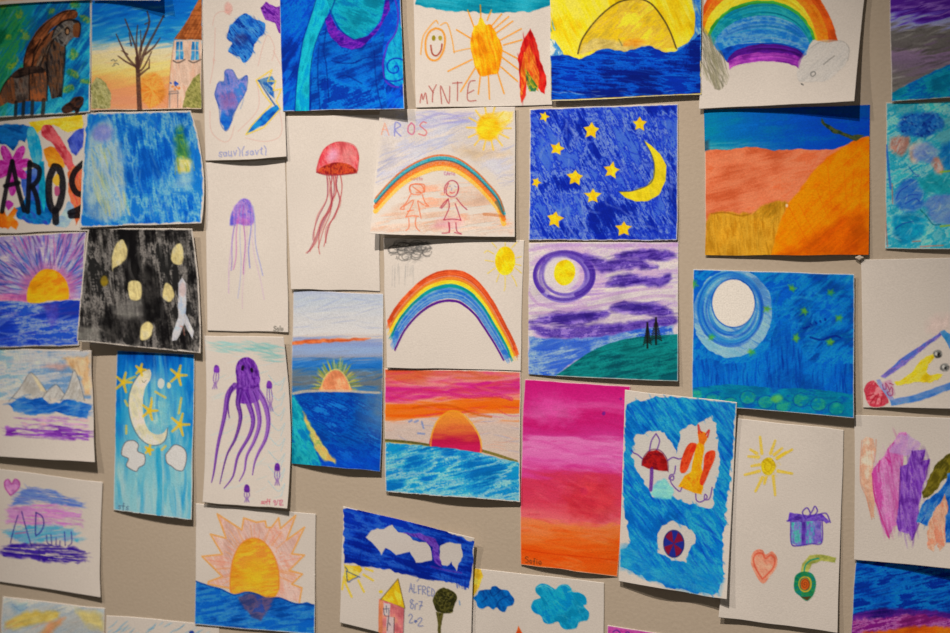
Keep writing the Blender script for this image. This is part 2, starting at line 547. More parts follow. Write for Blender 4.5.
s.lines([z(330, 230, 328, 320, 312, 490), z(262, 190, 290, 130, 345, 98, 396, 108, 408, 142, 400, 186), z(242, 380, 238, 510), z(55, 385, 20, 430, -10, 500), z(148, 350, 150, 505), z(270, 200, 245, 260, 235, 340), z(205, 200, 175, 260, 165, 330)], 1.5, (22, 16, 16), .7)
s.lines([z(345, 175, 335, 205, 320, 225), z(290, 190, 300, 215)], 1.6, (160, 150, 140), .6)
e = z(341, 158)[0]
s.put(s.ell(e[0], e[1], 2.6, 4.2), (48, 34, 28)); s.put(s.ell(e[0], e[1] + .3, 1.6, 2.8), (170, 128, 92))
s.hatch(np.maximum(neck, body), [(30, 22, 20), (150, 94, 58)], 84, 40, 14, 1.1, .5)
s.part('painted_leg'); s.line(z(82, 515, 78, 585), 3.4, (34, 26, 26), .9)
s.part('painted_leg'); s.line(z(120, 515, 116, 582), 3.6, (40, 36, 30), .9)
s.part('painted_leg'); s.line(z(165, 515, 162, 582), 3.6, (54, 42, 36), .9)
s.part('painted_leg'); s.line(z(222, 505, 216, 582), 4.0, (58, 44, 36), .9)
s.part('painted_foal')
f = s.poly(z(315, 548, 340, 520, 385, 488, 418, 492, 420, 520, 405, 555, 400, 572, 385, 575, 375, 560, 340, 575, 318, 568), sm=True, rag=1)
s.wash(f, [(34, 26, 26), (86, 54, 40), (50, 40, 40)], ang=-35, L=9, W=2)

# ---- bare tree with a house at sunset
s = sheet('painting', 'drawing of a bare brown tree beside a pink house under a blue and orange sky', 'painting',
          [91.8, -12, 203, -12, 201, 108.5, 90.5, 110.5], lift=(0, 0, 3, 3), base=1.4)
z = Z(0, 0)
s.part('painted_sky')
m = s.inset(.6, .4)
s.grad(m, [(-20, (20, 100, 175)), (12, (20, 112, 185)), (34, (40, 135, 190)), (42, (120, 170, 190)), (50, (222, 205, 170)), (66, (232, 205, 130)), (74, (232, 190, 110)), (84, (228, 160, 100)), (100, (220, 150, 110)), (120, (222, 165, 120))],
       amp=5, ang=-12, L=30, W=3)
s.hatch(m * (s.Y < 44), [(8, 80, 150), (50, 160, 205), (150, 195, 205), (10, 110, 180)], -10, 170, 16, 2.0, .5)
s.hatch(m * (s.Y > 44), [(240, 205, 150), (225, 150, 90), (236, 205, 110)], -8, 70, 18, 1.3, .35)
s.part('painted_sun')
s.wash(s.ell(152, 90, 13, 17, rag=2, edge=3), [(222, 140, 60), (238, 168, 80), (214, 130, 60)], ang=-20, L=8, W=2, a=.9)
s.radial(152, 90, 2, 15, 40, [(210, 120, 40), (245, 180, 90)], 1, .45)
s.part('painted_bush')
b = s.poly(z(360, 335, 385, 302, 415, 325, 437, 370, 440, 430, 362, 432), sm=False, rag=1)
s.wash(b, [(160, 152, 100), (188, 176, 120), (146, 138, 84)], ang=70, L=6, W=2); s.dots(b, [(110, 106, 60), (200, 190, 140)], 60, 1, .5)
s.part('painted_house')
h = s.poly(z(690, 158, 798, 158, 796, 427, 664, 427, 676, 260))
s.wash(h, [(216, 178, 150), (224, 190, 164), (212, 168, 140)], ang=85, L=20, W=3)
s.lines([z(690, 158, 676, 262, 664, 427)], .9, (170, 120, 90), .6)
s.part('painted_roof', under=len(s.parts))
r = s.poly(z(800, -80, 799, 158, 688, 156, 742, 80, 786, 0))
s.wash(r, [(150, 84, 44), (186, 112, 62), (166, 94, 50)], ang=-60, L=10, W=2)
for i in range(9):
    s.line(z(690 + i * 14, 158, 745 + i * 14, 60), .8, (120, 62, 32), .5, sm=False, mask=r)
for i in range(7):
    s.line(z(690, 150 - i * 18, 800, 152 - i * 18), .8, (120, 62, 32), .5, sm=False, mask=r)
hid = 4
for wx in (0, 62):
    s.part('painted_window', under=hid)
    w = s.poly(z(697 + wx, 166, 724 + wx, 164, 726 + wx, 236, 694 + wx, 238)); s.wash(w, [(40, 120, 170), (110, 170, 195)], ang=80, L=6, W=2)
    s.lines([z(711 + wx, 165, 710 + wx, 238), z(695 + wx, 200, 725 + wx, 200)], 1.1, (214, 190, 170), .9, sm=False)
    s.lines([z(686 + wx, 240, 705 + wx, 248, 732 + wx, 236)], 1.5, (86, 72, 64), .8)
s.part('painted_door', under=hid)
s.lines([z(672, 425, 672, 362, 704, 360, 703, 425), z(668, 372, 708, 368)], 1, (110, 98, 96), .7, sm=False)
s.dots(s.ell(174.5, 83, 4, 2.5), [(40, 70, 150), (50, 90, 170)], 9, 1.5, .9); s.dots(s.ell(175, 88, 5, 2), [(220, 120, 40)], 8, 1.2, .8)
s.part('painted_bush')
b = s.poly(z(792, 290, 797, 427, 722, 427, 735, 365, 765, 310), sm=False, rag=.8)
s.wash(b, [(150, 142, 80), (172, 160, 98), (128, 124, 66)], ang=60, L=6, W=2); s.dots(b, [(100, 96, 50)], 50, 1, .5)
s.part('painted_tree')
TR = (84, 56, 48)
s.line(z(553, 435, 549, 350, 545, 270, 542, 230), 4.2, TR, .95, taper=(1.2, .9))
for p, w in ((z(545, 285, 540, 200, 495, 75), 2.4), (z(545, 270, 500, 220, 460, 135), 2.2), (z(546, 260, 540, 170, 545, 100), 2), (z(548, 260, 560, 180, 590, 95, 583, 45), 2.6),
             (z(550, 265, 575, 200, 612, 130, 648, 62), 3), (z(548, 285, 570, 265, 600, 205), 2), (z(548, 300, 590, 268), 2.4), (z(540, 265, 500, 245, 468, 222), 2), (z(575, 215, 610, 185, 634, 150), 2),
             (z(520, 180, 510, 130), 1.6), (z(565, 170, 585, 115), 1.6), (z(505, 215, 480, 200), 1.4), (z(590, 270, 592, 235), 1.4), (z(560, 200, 556, 120), 1.5), (z(575, 95, 596, 85), 1.4)):
    s.line(p, w, TR, .9, taper=(1.2, .55))
s.part('painted_birds')
s.lines([z(440, 240, 450, 236, 455, 242, 462, 238), z(450, 254, 460, 250, 470, 256), z(445, 262, 455, 258)], .9, (90, 90, 84), .8)

# ---- blue paint blots with an outlined leaf
s = sheet('painting', 'tall paper with two blue blots and a yellow edged blue leaf shape', 'painting',
          [200.6, -20, 281, -18, 286, 156.5, 205.6, 161], lift=(0, 0, 5, 1), base=.9, bow=(0, 0, 1, 0), belly=4)
z = Z(200, 0)
PK = (206, 160, 144)
s.lines([z(50, 100, 60, 60, 90, 45, 120, 60), z(60, 110, 55, 240, 40, 330), z(40, 440, 45, 520, 90, 560, 120, 550, 135, 500), z(230, 260, 250, 180, 270, 140, 295, 190, 285, 240),
         z(150, 520, 230, 430, 225, 320), z(180, 545, 250, 560, 310, 545, 325, 500, 310, 420), z(290, 200, 320, 260), z(100, 20, 110, 50, 128, 40), z(60, 240, 52, 232, 55, 252)], .9, PK, .6)
s.part('pink_smudge'); s.wash(s.ell(*z(112, 35)[0], 4, 6, rag=2, edge=3), [(214, 160, 144), (206, 140, 126)], a=.6)
s.wash(s.ell(*z(100, 100)[0], 3.5, 4, rag=2, edge=3), [(214, 150, 130)], a=.5) if False else None
BL = [(20, 70, 150), (36, 104, 176), (70, 134, 190), (18, 58, 130)]
s.part('blue_blot')
b = s.poly(z(105, 145, 122, 96, 155, 68, 182, 54, 215, 76, 255, 92, 244, 140, 218, 172, 206, 222, 172, 250, 150, 226, 112, 208, 128, 172), sm=True, rag=1.6)
s.wash(b, BL, ang=50, L=14, W=3); s.wash(s.ell(*z(160, 155)[0], 7, 6, rag=2, edge=4) * b, [(22, 30, 100), (60, 40, 90)], a=.6)
s.hatch(b, [(16, 50, 130), (110, 160, 200), (40, 110, 180)], 50, 70, 8, 1.4, .5, clip=False)
s.part('purple_blot'); b = s.poly(z(238, 32, 262, 8, 300, 26, 325, 20, 325, 130, 312, 130, 296, 92, 258, 76), rag=1.4)
s.wash(b, [(100, 30, 130), (150, 80, 170), (84, 24, 120)], ang=40, L=10, W=2)
s.part('blue_blot')
b = s.poly(z(58, 372, 74, 326, 96, 320, 100, 280, 128, 278, 152, 314, 186, 300, 184, 350, 165, 392, 142, 432, 108, 515, 82, 490, 76, 432), sm=True, rag=1.6)
s.wash(b, [(60, 100, 166), (110, 120, 176), (140, 130, 176), (70, 116, 176)], ang=75, L=14, W=4)
s.lines([z(58, 372, 74, 326, 96, 320, 100, 280, 128, 278, 152, 314, 186, 300, 184, 350, 165, 392, 142, 432, 108, 515, 82, 490, 76, 432, 58, 372)], 1.1, (50, 80, 150), .6)
s.wash(s.ell(*z(98, 480)[0], 6, 9, rag=2, edge=5) * b, [(20, 90, 180), (50, 130, 190)], a=.8); s.wash(s.ell(*z(115, 395)[0], 8, 9, rag=3, edge=6) * b, [(150, 84, 130), (116, 92, 150)], a=.55)
s.lines([z(160, 430, 172, 395, 168, 380, 150, 370)], .8, (120, 140, 170), .7)
s.part('leaf_shape')
lf = s.poly(z(225, 318, 250, 335, 270, 370, 295, 390, 292, 355, 280, 340, 300, 325, 285, 300, 250, 310), rag=.5)
s.wash(lf, [(60, 120, 170), (120, 150, 170), (40, 90, 150)], ang=45, L=8, W=2)
lf = s.poly(z(305, 415, 318, 432, 260, 490, 185, 530, 205, 498, 250, 450, 282, 425), rag=.5); s.wash(lf, [(14, 80, 160), (40, 130, 190)], ang=-40, L=12, W=3)
s.lines([z(222, 318, 285, 276, 268, 322, 300, 320, 290, 358, 322, 352, 302, 400, 318, 430, 252, 505, 182, 532, 205, 496, 284, 412, 250, 370, 222, 318)], 1.3, (226, 190, 70), .9, sm=False)
s.lines([z(232, 318, 275, 385, 300, 420)], 1.6, (24, 70, 130), .7)
s.part('written_name')
z = Z(205, 130, 10.55)
s.text('sauv)(savt)', 219, 156.4, 7.6, .9, (124, 128, 176), .8, slope=-.05, wide=.78)

# ---- swirling blue and turquoise waves
s = sheet('painting', 'painting of swirling dark blue and turquoise waves with a purple crescent', 'painting',
          [278.5, -26, 399, -28, 404.3, 108.6, 283.2, 111.2], lift=(0, 6, 14, 3), base=1.8)
z = Z(200, 0)
s.part('painted_sea')
m = s.inset(.4, .3)
s.wash(m, [(8, 52, 140), (6, 84, 180), (10, 110, 190), (14, 70, 160)], ang=-55, L=30, W=7)
s.hatch(m, [(6, 44, 130), (20, 120, 190), (8, 70, 170)], -60, 90, 20, 2.0, .4, jit=25)
s.part('turquoise_wave')
b = s.poly(z(478, -70, 440, 60, 408, 160, 385, 300, 374, 445, 432, 445, 436, 300, 455, 180, 500, 75, 530, -20, 560, -80), rag=.6)
s.wash(b, [(20, 150, 170), (40, 176, 184), (16, 140, 176)], ang=-75, L=30, W=3)
c = s.poly(z(515, 40, 512, -80, 735, -80, 728, 10, 710, 85, 660, 140, 608, 155, 558, 118), sm=True, rag=.6)
s.wash(c, [(14, 130, 150), (30, 158, 170), (10, 112, 150)], ang=20, L=14, W=5)
s.part('purple_crescent')
b = s.poly(z(494, 75, 514, 55, 545, 115, 608, 158, 664, 142, 716, 86, 736, 0, 748, 0, 752, 40, 700, 130, 640, 185, 600, 197, 548, 180, 510, 138), rag=.5)
s.wash(b, [(60, 20, 130), (120, 40, 160), (56, 34, 140)], ang=-20, L=12, W=3)
s.hatch(b, [(50, 20, 120), (160, 80, 180)], -30, 30, 8, 1.3, .5, jit=25)
s.part('wave_curl')
b = s.poly(z(785, 70, 776, 130, 748, 176, 728, 250, 732, 310, 782, 345, 805, 330, 800, 120), rag=.5)
s.wash(b, [(20, 140, 176), (40, 164, 186), (16, 116, 170)], ang=70, L=10, W=3)
s.part('purple_line', under=len(s.parts))
s.lines([z(770, -10, 784, 50, 780, 110, 765, 145, 742, 178, 724, 250, 730, 310, 755, 338, 785, 345)], 1.8, (96, 52, 160), .9)
sp = [(772 + (12 + t * 4.6) * 0.75 * math.cos(t * .9 - 1) * (1 + t * .05), 268 + (8 + t * 4.6) * math.sin(t * .9 - 1)) for t in np.arange(-2, 12, .4)]
s.part('blue_spiral', under=len(s.parts))
s.lines([[(200 + x / 3.958, y / 3.958) for x, y in sp]], 1.5, (20, 50, 150), .95)
s.part('dark_water')
b = s.poly(z(470, 130, 500, 110, 520, 150, 560, 190, 600, 200, 650, 190, 700, 140, 730, 120, 720, 250, 730, 330, 745, 430, 440, 432, 445, 250), rag=1)
s.wash(b, [(8, 60, 140), (14, 96, 174), (20, 118, 184), (8, 50, 130)], ang=-20, L=22, W=8, a=.85)
s.lines([z(500, 110, 490, 200, 500, 260, 510, 400), z(520, 240, 560, 250, 610, 248, 650, 230, 700, 225), z(690, 200, 695, 300, 705, 370, 720, 430), z(470, 190, 466, 300, 475, 430), z(540, 310, 580, 300, 640, 330)], 1.4, (8, 36, 110), .6)
s.lines([z(560, -80, 520, 40, 497, 80), z(515, 40, 555, 118, 608, 156), z(478, -60, 440, 60, 408, 160, 385, 300, 375, 445), z(436, 440, 436, 300, 455, 180, 497, 78)], 1.3, (10, 40, 120), .7)

# ---- MYNTE, sun and rocket
s = sheet('drawing', 'white sheet with an orange sun, a red rocket and the name MYNTE', 'drawing',
          [413.5, -26, 549.5, -26, 552, 105, 415.5, 107.8], lift=(0, 0, 0, 2), base=1.0)
z = Z(400, 0)
s.part('turquoise_sky')
b = s.poly(z(62, -120, 595, -120, 596, 22, 560, 30, 520, 46, 420, 50, 350, 52, 250, 42, 180, 44, 120, 32, 62, 16), rag=1.4)
s.wash(b, [(14, 110, 130), (20, 136, 150), (50, 150, 160)], ang=6, L=26, W=3)
s.part('smiling_face')
OR = (228, 140, 30)
s.lines([z(140, 112, 165, 120, 178, 150, 172, 200, 150, 235, 122, 236, 104, 210, 102, 160, 118, 125, 142, 112)], 2.0, (222, 140, 40), .9)
s.lines([z(82, 215, 90, 150, 108, 118, 140, 82, 150, 92), z(160, 100, 186, 92, 205, 150, 214, 208)], 1.2, OR, .7)
s.lines([z(214, 205, 262, 194, 285, 192)], 1.2, OR, .6)
s.lines([z(122, 180, 128, 212, 145, 220, 162, 200, 166, 175)], 1.5, (150, 50, 30), .9)
s.put(s.ell(*z(133, 151)[0], 2, 2.8), (150, 130, 30)); s.put(s.ell(*z(160, 150)[0], 1.8, 2.6), (170, 150, 60))
s.part('painted_sun')
b = s.poly(z(320, 66, 338, 95, 362, 100, 390, 150, 405, 195, 398, 250, 385, 290, 350, 298, 318, 300, 298, 262, 284, 210, 280, 160, 292, 105, 306, 98), sm=True, rag=.7)
s.wash(b, [(224, 136, 24), (242, 166, 30), (248, 186, 50)], ang=78, L=24, W=2.5); s.hatch(b, [(226, 128, 14), (250, 190, 60)], 76, 50, 22, 1.2, .5)
sid = s.cur
s.part('sun_rays', under=sid)
for p in ((292, 105, 268, 40), (320, 66, 318, 20), (345, 80, 362, 40), (365, 100, 402, 56), (372, 115, 430, 66), (382, 130, 446, 84), (395, 160, 480, 114), (410, 178, 482, 158), (405, 200, 465, 232), (402, 225, 468, 275),
          (400, 265, 465, 322), (385, 285, 412, 370), (350, 300, 354, 392), (318, 300, 310, 372), (298, 268, 240, 362), (284, 236, 190, 282), (280, 152, 224, 118)):
    s.line(z(*p), 1.4, OR, .85, sm=False)
s.part('written_name')
z2 = z(80, 402)[0]
RD = (160, 66, 58)
s.text('M', 420.3, 103, 11, 1.0, RD, .85); s.text('Y', 429.5, 102, 17, 1.0, RD, .85, wide=.6); s.text('N', 441.5, 103, 17, 1.0, RD, .85, wide=.7); s.text('T', 453, 102, 20, 1.0, RD, .85, wide=.62); s.text('E', 468, 101.5, 20, 1.0, RD, .85, wide=.65)
s.part('red_rocket')
b = s.poly(z(515, 112, 528, 140, 545, 180, 555, 240, 576, 300, 578, 330, 570, 372, 556, 365, 540, 330, 505, 290, 498, 380, 478, 408, 474, 330, 470, 260, 464, 235, 484, 172), rag=1)
s.wash(b, [(170, 24, 26), (206, 40, 34), (190, 60, 40)], ang=78, L=20, W=2)
s.wash(s.poly(z(490, 210, 512, 170, 535, 230, 552, 300, 548, 360, 522, 345, 500, 300, 485, 370, 476, 380, 476, 280), rag=1), [(216, 116, 36), (232, 150, 60), (206, 90, 34)], ang=72, L=20, W=2, a=.95)
s.wash(s.poly(z(492, 270, 505, 285, 545, 345, 535, 362, 512, 360, 500, 320), rag=1), [(60, 120, 50), (190, 170, 50), (30, 100, 60)], ang=65, L=14, W=1.6, a=.9)
s.hatch(b, [(180, 24, 26), (150, 20, 24)], 74, 34, 14, 1.2, .6, clip=False)

# ---- yellow sun arch over blue sea
s = sheet('painting', 'painting of a huge yellow sun behind a black arch above deep blue sea', 'painting',
          [549.5, -30, 700.5, -30, 701.5, 94.3, 550.8, 101.3], lift=(0, 0, 3, 4), base=1.9, belly=2)
z = Z(540, 0)
s.part('painted_sky')
s.wash(s.inset(.5, .4), [(230, 190, 30), (240, 202, 44), (246, 210, 80)], ang=65, L=26, W=4)
b = s.poly(z(600, -130, 640, -130, 640, 240, 540, 230, 545, 190, 590, 165, 612, 130, 614, 60, 600, 0)); s.wash(b, [(90, 150, 190), (40, 100, 180), (120, 165, 195)], ang=80, L=20, W=3)
b = s.poly(z(40, 155, 60, 160, 90, 205, 95, 225, 40, 240)); s.wash(b, [(190, 190, 170), (60, 130, 180), (200, 198, 180)], ang=75, L=14, W=2)
s.hatch(s.poly(z(40, -40, 62, -40, 50, 60, 62, 120, 40, 130)), [(40, 130, 150), (200, 200, 180)], 75, 14, 12, 1.2, .8)
s.hatch(s.inset(.5), [(222, 170, 20), (246, 216, 90)], 68, 60, 22, 2.2, .35)
s.part('painted_sun')
arch = smooth(z(150, 212, 165, 160, 205, 100, 258, 45, 318, 6, 390, -4, 440, 15, 485, 70, 515, 125, 540, 192))
s.wash(s.poly(list(arch) + z(440, 190, 330, 205, 240, 200)), [(214, 178, 60), (232, 192, 40), (206, 170, 70), (238, 200, 60)], ang=-40, L=20, W=4, a=.95)
s.wash(s.poly(z(150, 215, 190, 165, 250, 150, 320, 165, 400, 170, 480, 190, 500, 204, 430, 190, 330, 205, 235, 200), sm=True, rag=2, edge=3), [(196, 170, 110), (214, 190, 130), (180, 160, 110)], ang=-10, L=16, W=3, a=.75)
s.wash(s.ell(*z(370, 168)[0], 11, 4, rag=2, edge=3), [(222, 130, 30), (220, 160, 60)], a=.7)
s.line(arch, 1.7, (60, 50, 34), .85, sm=False); s.line(z(205, 105, 250, 70, 330, 45, 400, 52), 1, (190, 150, 50), .5); s.line(z(312, 155, 325, 180), 1.2, (90, 90, 60), .6)
s.part('painted_sea')
b = s.below(z(0, 215, 45, 222, 100, 214, 155, 232, 230, 200, 270, 194, 330, 204, 400, 186, 440, 184, 490, 206, 545, 200, 590, 170, 640, 130), rag=1) * s.inset(.8, .8)
b = b * np.clip((95 - s.Y - (s.X - 550) * .0 + .0 + 6 - (s.X - 551) * .047) / 1, 0, 1)
s.wash(b, [(8, 34, 120), (10, 66, 160), (14, 92, 180), (8, 46, 136)], ang=4, L=34, W=2.4, k=2.8); s.hatch(b, [(6, 28, 110), (40, 120, 196)], 3, 60, 26, 1.1, .5)
s.hatch(b * (s.Y > 90), [(180, 190, 200)], 2, 10, 14, 1, .6)

# ---- rainbow with grey scribbled clouds
s = sheet('painting', 'large paper with a wide bold rainbow ending in a grey scribbled cloud', 'painting',
          [706, -40, 868, -40, 854.3, 101.4, 699.2, 109], lift=(0, 6, 16, 3), base=1.8)


def arc3(L, A, R, n=40):
    t = np.linspace(0, 1, n)
    x = np.interp(t, [0, .5, 1], [L[0], A[0], R[0]])
    out = []
    for xx in x:
        if xx < A[0]:
            q = (A[0] - xx) / (A[0] - L[0]); y0 = L[1]
        else:
            q = (xx - A[0]) / (R[0] - A[0]); y0 = R[1]
        out.append((xx, A[1] + (y0 - A[1]) * (1 - math.sqrt(max(0, 1 - q * q * .96))) / (1 - math.sqrt(.04))))
    return out


s.part('painted_rainbow')
rid = s.cur
curves = [arc3((697, 26), (763, -30), (837, 41)), arc3((700, 30), (763, -24), (829, 42)), arc3((704, 31), (763, -12), (817, 40)), arc3((708, 35), (764, 1), (814.5, 39)), arc3((710, 38), (764, 4), (812, 40)),
          arc3((714, 45), (764, 16), (809, 44)), arc3((720, 52), (764, 43), (806, 54)), arc3((727, 61), (765, 44.5), (804, 55)), arc3((729, 62), (766, 53), (801, 59)), arc3((730, 69), (766, 61), (799, 68))]
bands = [('red_band', [(206, 84, 30), (222, 104, 36)]), ('orange_band', [(222, 120, 30), (236, 146, 40), (228, 110, 40)]), ('yellow_band', [(236, 196, 40), (244, 206, 70)]), ('green_band', [(60, 150, 60), (90, 170, 70)]),
         ('turquoise_band', [(20, 140, 150), (60, 164, 160), (14, 124, 150)]), ('blue_band', [(40, 120, 190), (110, 164, 205), (30, 110, 186)]), ('dark_blue_band', [(14, 70, 160), (24, 100, 186)]),
         ('dark_purple_band', [(64, 16, 100), (86, 26, 126)]), ('violet_band', [(120, 34, 140), (150, 56, 160)]), ('pink_band', [(176, 70, 160), (196, 110, 176), (180, 60, 150)])]
bands = bands[:9]
bands = [bands[0], bands[1], bands[2], bands[3], bands[4], bands[5], bands[6], bands[7]] + [('violet_band', [(120, 34, 140), (160, 60, 164), (186, 90, 172)])]
for (nm, cs), c1, c2 in zip(bands, curves[:-1], curves[1:]):
    s.part(nm, under=rid)
    mb = s.poly(list(c1) + list(c2)[::-1], rag=.8, grow=.5)
    mid = np.abs(s.X - 765)
    s.wash(mb, cs, ang=0, L=10, W=6)
    s.arcfill(c1, c2, cs + [tuple(int(v * .8) for v in cs[0]), tuple(min(255, int(v * 1.15 + 14)) for v in cs[-1])], 16, 1.4, .6, mask=mb)
    if nm == 'blue_band':
        s.arcfill(c1, c2, [(190, 200, 205), (20, 150, 160), (160, 190, 205)], 7, 1.0, .7, mask=mb)
    if nm == 'turquoise_band':
        s.arcfill(c1, c2, [(12, 100, 130), (70, 170, 160)], 6, 1.2, .6, mask=mb)
z = Z(540, 0)
s.part('grey_cloud')
b = s.poly(z(630, 95, 650, 105, 690, 155, 735, 235, 748, 300, 745, 335, 720, 350, 690, 355, 655, 310, 640, 260), rag=2)
s.hatch(b, [(140, 130, 100), (170, 160, 128), (110, 104, 80)], 72, 130, 24, 1.2, .6, jit=7)
z = Z(710, 0)
s.part('grey_cloud', label='pale pencil cloud with a small eye')
b = s.poly(z(345, 300, 350, 250, 390, 190, 440, 160, 520, 160, 552, 195, 540, 245, 500, 290, 460, 320, 400, 325, 355, 320), sm=True, rag=1)
s.put(b, (200, 190, 178), .5); s.hatch(b, [(178, 170, 160), (190, 182, 170)], -40, 90, 16, .9, .35)
s.lines([z(400, 190, 430, 170, 480, 162, 525, 164, 550, 190, 545, 240)], .8, (150, 142, 132), .6)
s.lines([z(450, 255, 470, 238, 492, 222)], 1.2, (120, 114, 106), .7); s.lines([z(400, 300, 400, 288, 412, 284, 418, 292, 408, 302, 400, 300)], 1, (100, 96, 90), .8); s.dots(s.ell(*z(364, 330)[0], 1.2, 1), [(90, 86, 80)], 3, 1, .8)

# ---- grey and purple storm sky
s = sheet('painting', 'painting of smoky grey and purple cloud above a turquoise slope in the corner', 'painting',
          [889, -34, 1010, -38, 1012, 94, 891.3, 101.2], lift=(0, 0, 4, 2), base=1.2, belly=2)
z = Z(710, 0)
s.part('painted_clouds')
s.grad(s.inset(.8, .6), [(-40, (120, 70, 170)), (2, (90, 40, 140)), (8, (150, 110, 180)), (12, (76, 24, 130)), (18, (120, 90, 180)), (22, (160, 160, 200)), (26, (150, 140, 160)), (31, (120, 112, 104)), (48, (110, 100, 96)), (52, (146, 120, 140)), (62, (130, 108, 126)), (76, (120, 110, 104)), (95, (130, 122, 112))],
       amp=7, ang=-14, L=26, W=3)
s.hatch(s.inset(1) * (s.Y > 26), [(80, 74, 70), (176, 166, 154), (126, 100, 124), (104, 96, 90)], -14, 170, 18, 1.8, .6)
s.hatch(s.inset(1) * (s.Y < 26), [(70, 20, 120), (190, 180, 205)], -6, 50, 20, 1.3, .5)
s.part('turquoise_slope')
b = s.below(z(700, 378, 730, 362, 800, 325, 880, 285, 960, 248, 1200, 130)) * s.inset(.5)
s.wash(b, [(10, 120, 150), (30, 150, 165), (14, 96, 160), (20, 136, 160)], ang=-22, L=26, W=4)

# ---- flower and black letters
s = sheet('painting', 'colourful painting with thick black letters across a magenta flower and yellow and blue shapes', 'painting',
          [-30, 122, 89, 114.5, 88, 230.7, -28, 234.5], lift=(0, 0, 1, 2), base=.7)
z = Z(0, 110, 4.87)
s.part('painted_background')
s.wash(s.poly(z(140, 60, 400, 22, 405, 70, 400, 90, 330, 110, 260, 70, 200, 100, 170, 130, 155, 90)), [(238, 200, 50), (244, 210, 90), (230, 184, 50)], ang=-10, L=20, W=3)
s.wash(s.poly(z(-60, 90, 40, 68, 110, 72, 150, 95, 130, 130, 118, 155, 95, 150, 60, 200, 30, 170, -60, 160), sm=True, rag=1.4), [(14, 80, 140), (30, 112, 170), (20, 100, 150)], ang=20, L=14, W=4)
s.wash(s.poly(z(325, 150, 360, 110, 405, 85, 405, 180, 370, 225, 340, 200), rag=1.5), [(54, 70, 160), (90, 104, 180)], ang=60, L=12, W=2)
s.wash(s.poly(z(215, 190, 260, 180, 300, 230, 310, 280, 270, 270, 240, 280, 225, 240), sm=True, rag=1.5), [(226, 140, 40), (236, 170, 60)], ang=30, L=12, W=3)
s.wash(s.poly(z(205, 80, 250, 75, 290, 130, 340, 210, 365, 290, 340, 300, 300, 230, 250, 160, 205, 125), sm=True, rag=1), [(190, 60, 70), (214, 110, 110), (200, 90, 90)], ang=55, L=20, W=3)
s.wash(s.poly(z(330, 300, 360, 270, 400, 290, 405, 500, 370, 560, 350, 470, 335, 400), rag=1.5), [(222, 110, 60), (220, 130, 90), (206, 90, 70)], ang=75, L=18, W=3)
s.wash(s.poly(z(70, 480, 110, 460, 140, 390, 200, 400, 235, 440, 250, 545, 170, 555, 100, 535), sm=True, rag=2), [(16, 96, 160), (30, 130, 180), (60, 70, 160)], ang=30, L=14, W=4)
s.wash(s.poly(z(260, 545, 300, 510, 340, 440, 370, 500, 330, 560, 280, 570), sm=True, rag=2), [(130, 170, 200), (170, 190, 205)], a=.8)
s.wash(s.poly(z(100, 310, 190, 300, 230, 420, 130, 430), sm=True, rag=2), [(50, 90, 180), (90, 120, 196)], a=.9)
s.part('turquoise_petal')
s.wash(s.ell(*z(168, 175)[0], 6.5, 20, -.22, rag=1), [(110, 186, 200), (50, 156, 186), (20, 140, 170)], ang=80, L=14, W=3)
s.wash(s.poly(z(190, 250, 215, 250, 225, 420, 215, 500, 190, 420)), [(20, 140, 170), (40, 170, 180)], ang=85, L=14, W=3)
s.part('magenta_flower')
cx, cy = z(60, 280)[0]
for a, L in ((-115, 22), (-62, 22), (-20, 18), (35, 16), (90, 26), (150, 18), (-165, 18)):
    t = math.radians(a)
    s.wash(s.ell(cx + math.cos(t) * L * .58, cy + math.sin(t) * L * .58, L * .52, 4.6, t, rag=.8), [(180, 40, 140), (204, 90, 170), (160, 30, 120)], ang=a, L=12, W=2)
s.wash(s.ell(*z(45, 460)[0], 4, 5, rag=2), [(180, 60, 150)])
s.part('orange_splash')
s.wash(s.poly(z(-30, 500, 20, 490, 35, 515, 70, 475, 92, 490, 65, 525, 90, 560, 80, 580, 55, 565, 40, 585, 0, 575, -30, 580), rag=1.5), [(220, 110, 30), (232, 136, 44)], ang=20, L=10, W=3)
for nm, ps, w in (('black_letter', [z(60, 250, 35, 360, 10, 495), z(60, 250, 85, 370, 118, 490), z(25, 370, 90, 355)], 4.6), ('black_letter', [z(145, 255, 140, 380, 135, 495), z(145, 262, 190, 285, 185, 340, 150, 375), z(160, 375, 180, 430, 190, 500)], 5),
                  ('black_letter', [z(265, 275, 240, 340, 240, 440, 262, 490, 290, 460, 305, 370, 290, 290, 265, 275), z(270, 490, 272, 545)], 7), ('black_letter', [z(405, 260, 365, 300, 350, 350, 370, 400, 410, 415)], 6), ('black_letter', [z(342, 500, 380, 485, 405, 470), z(345, 515, 400, 512)], 6)):
    s.part(nm)
    for p in ps:
        s.line(p, w, (24, 22, 26), .95, grain=.15)
s.put(s.ell(*z(275, 340)[0], 3, 6, rag=1), (226, 180, 70)); s.put(s.ell(*z(278, 395)[0], 3, 5, rag=1), (180, 90, 120))

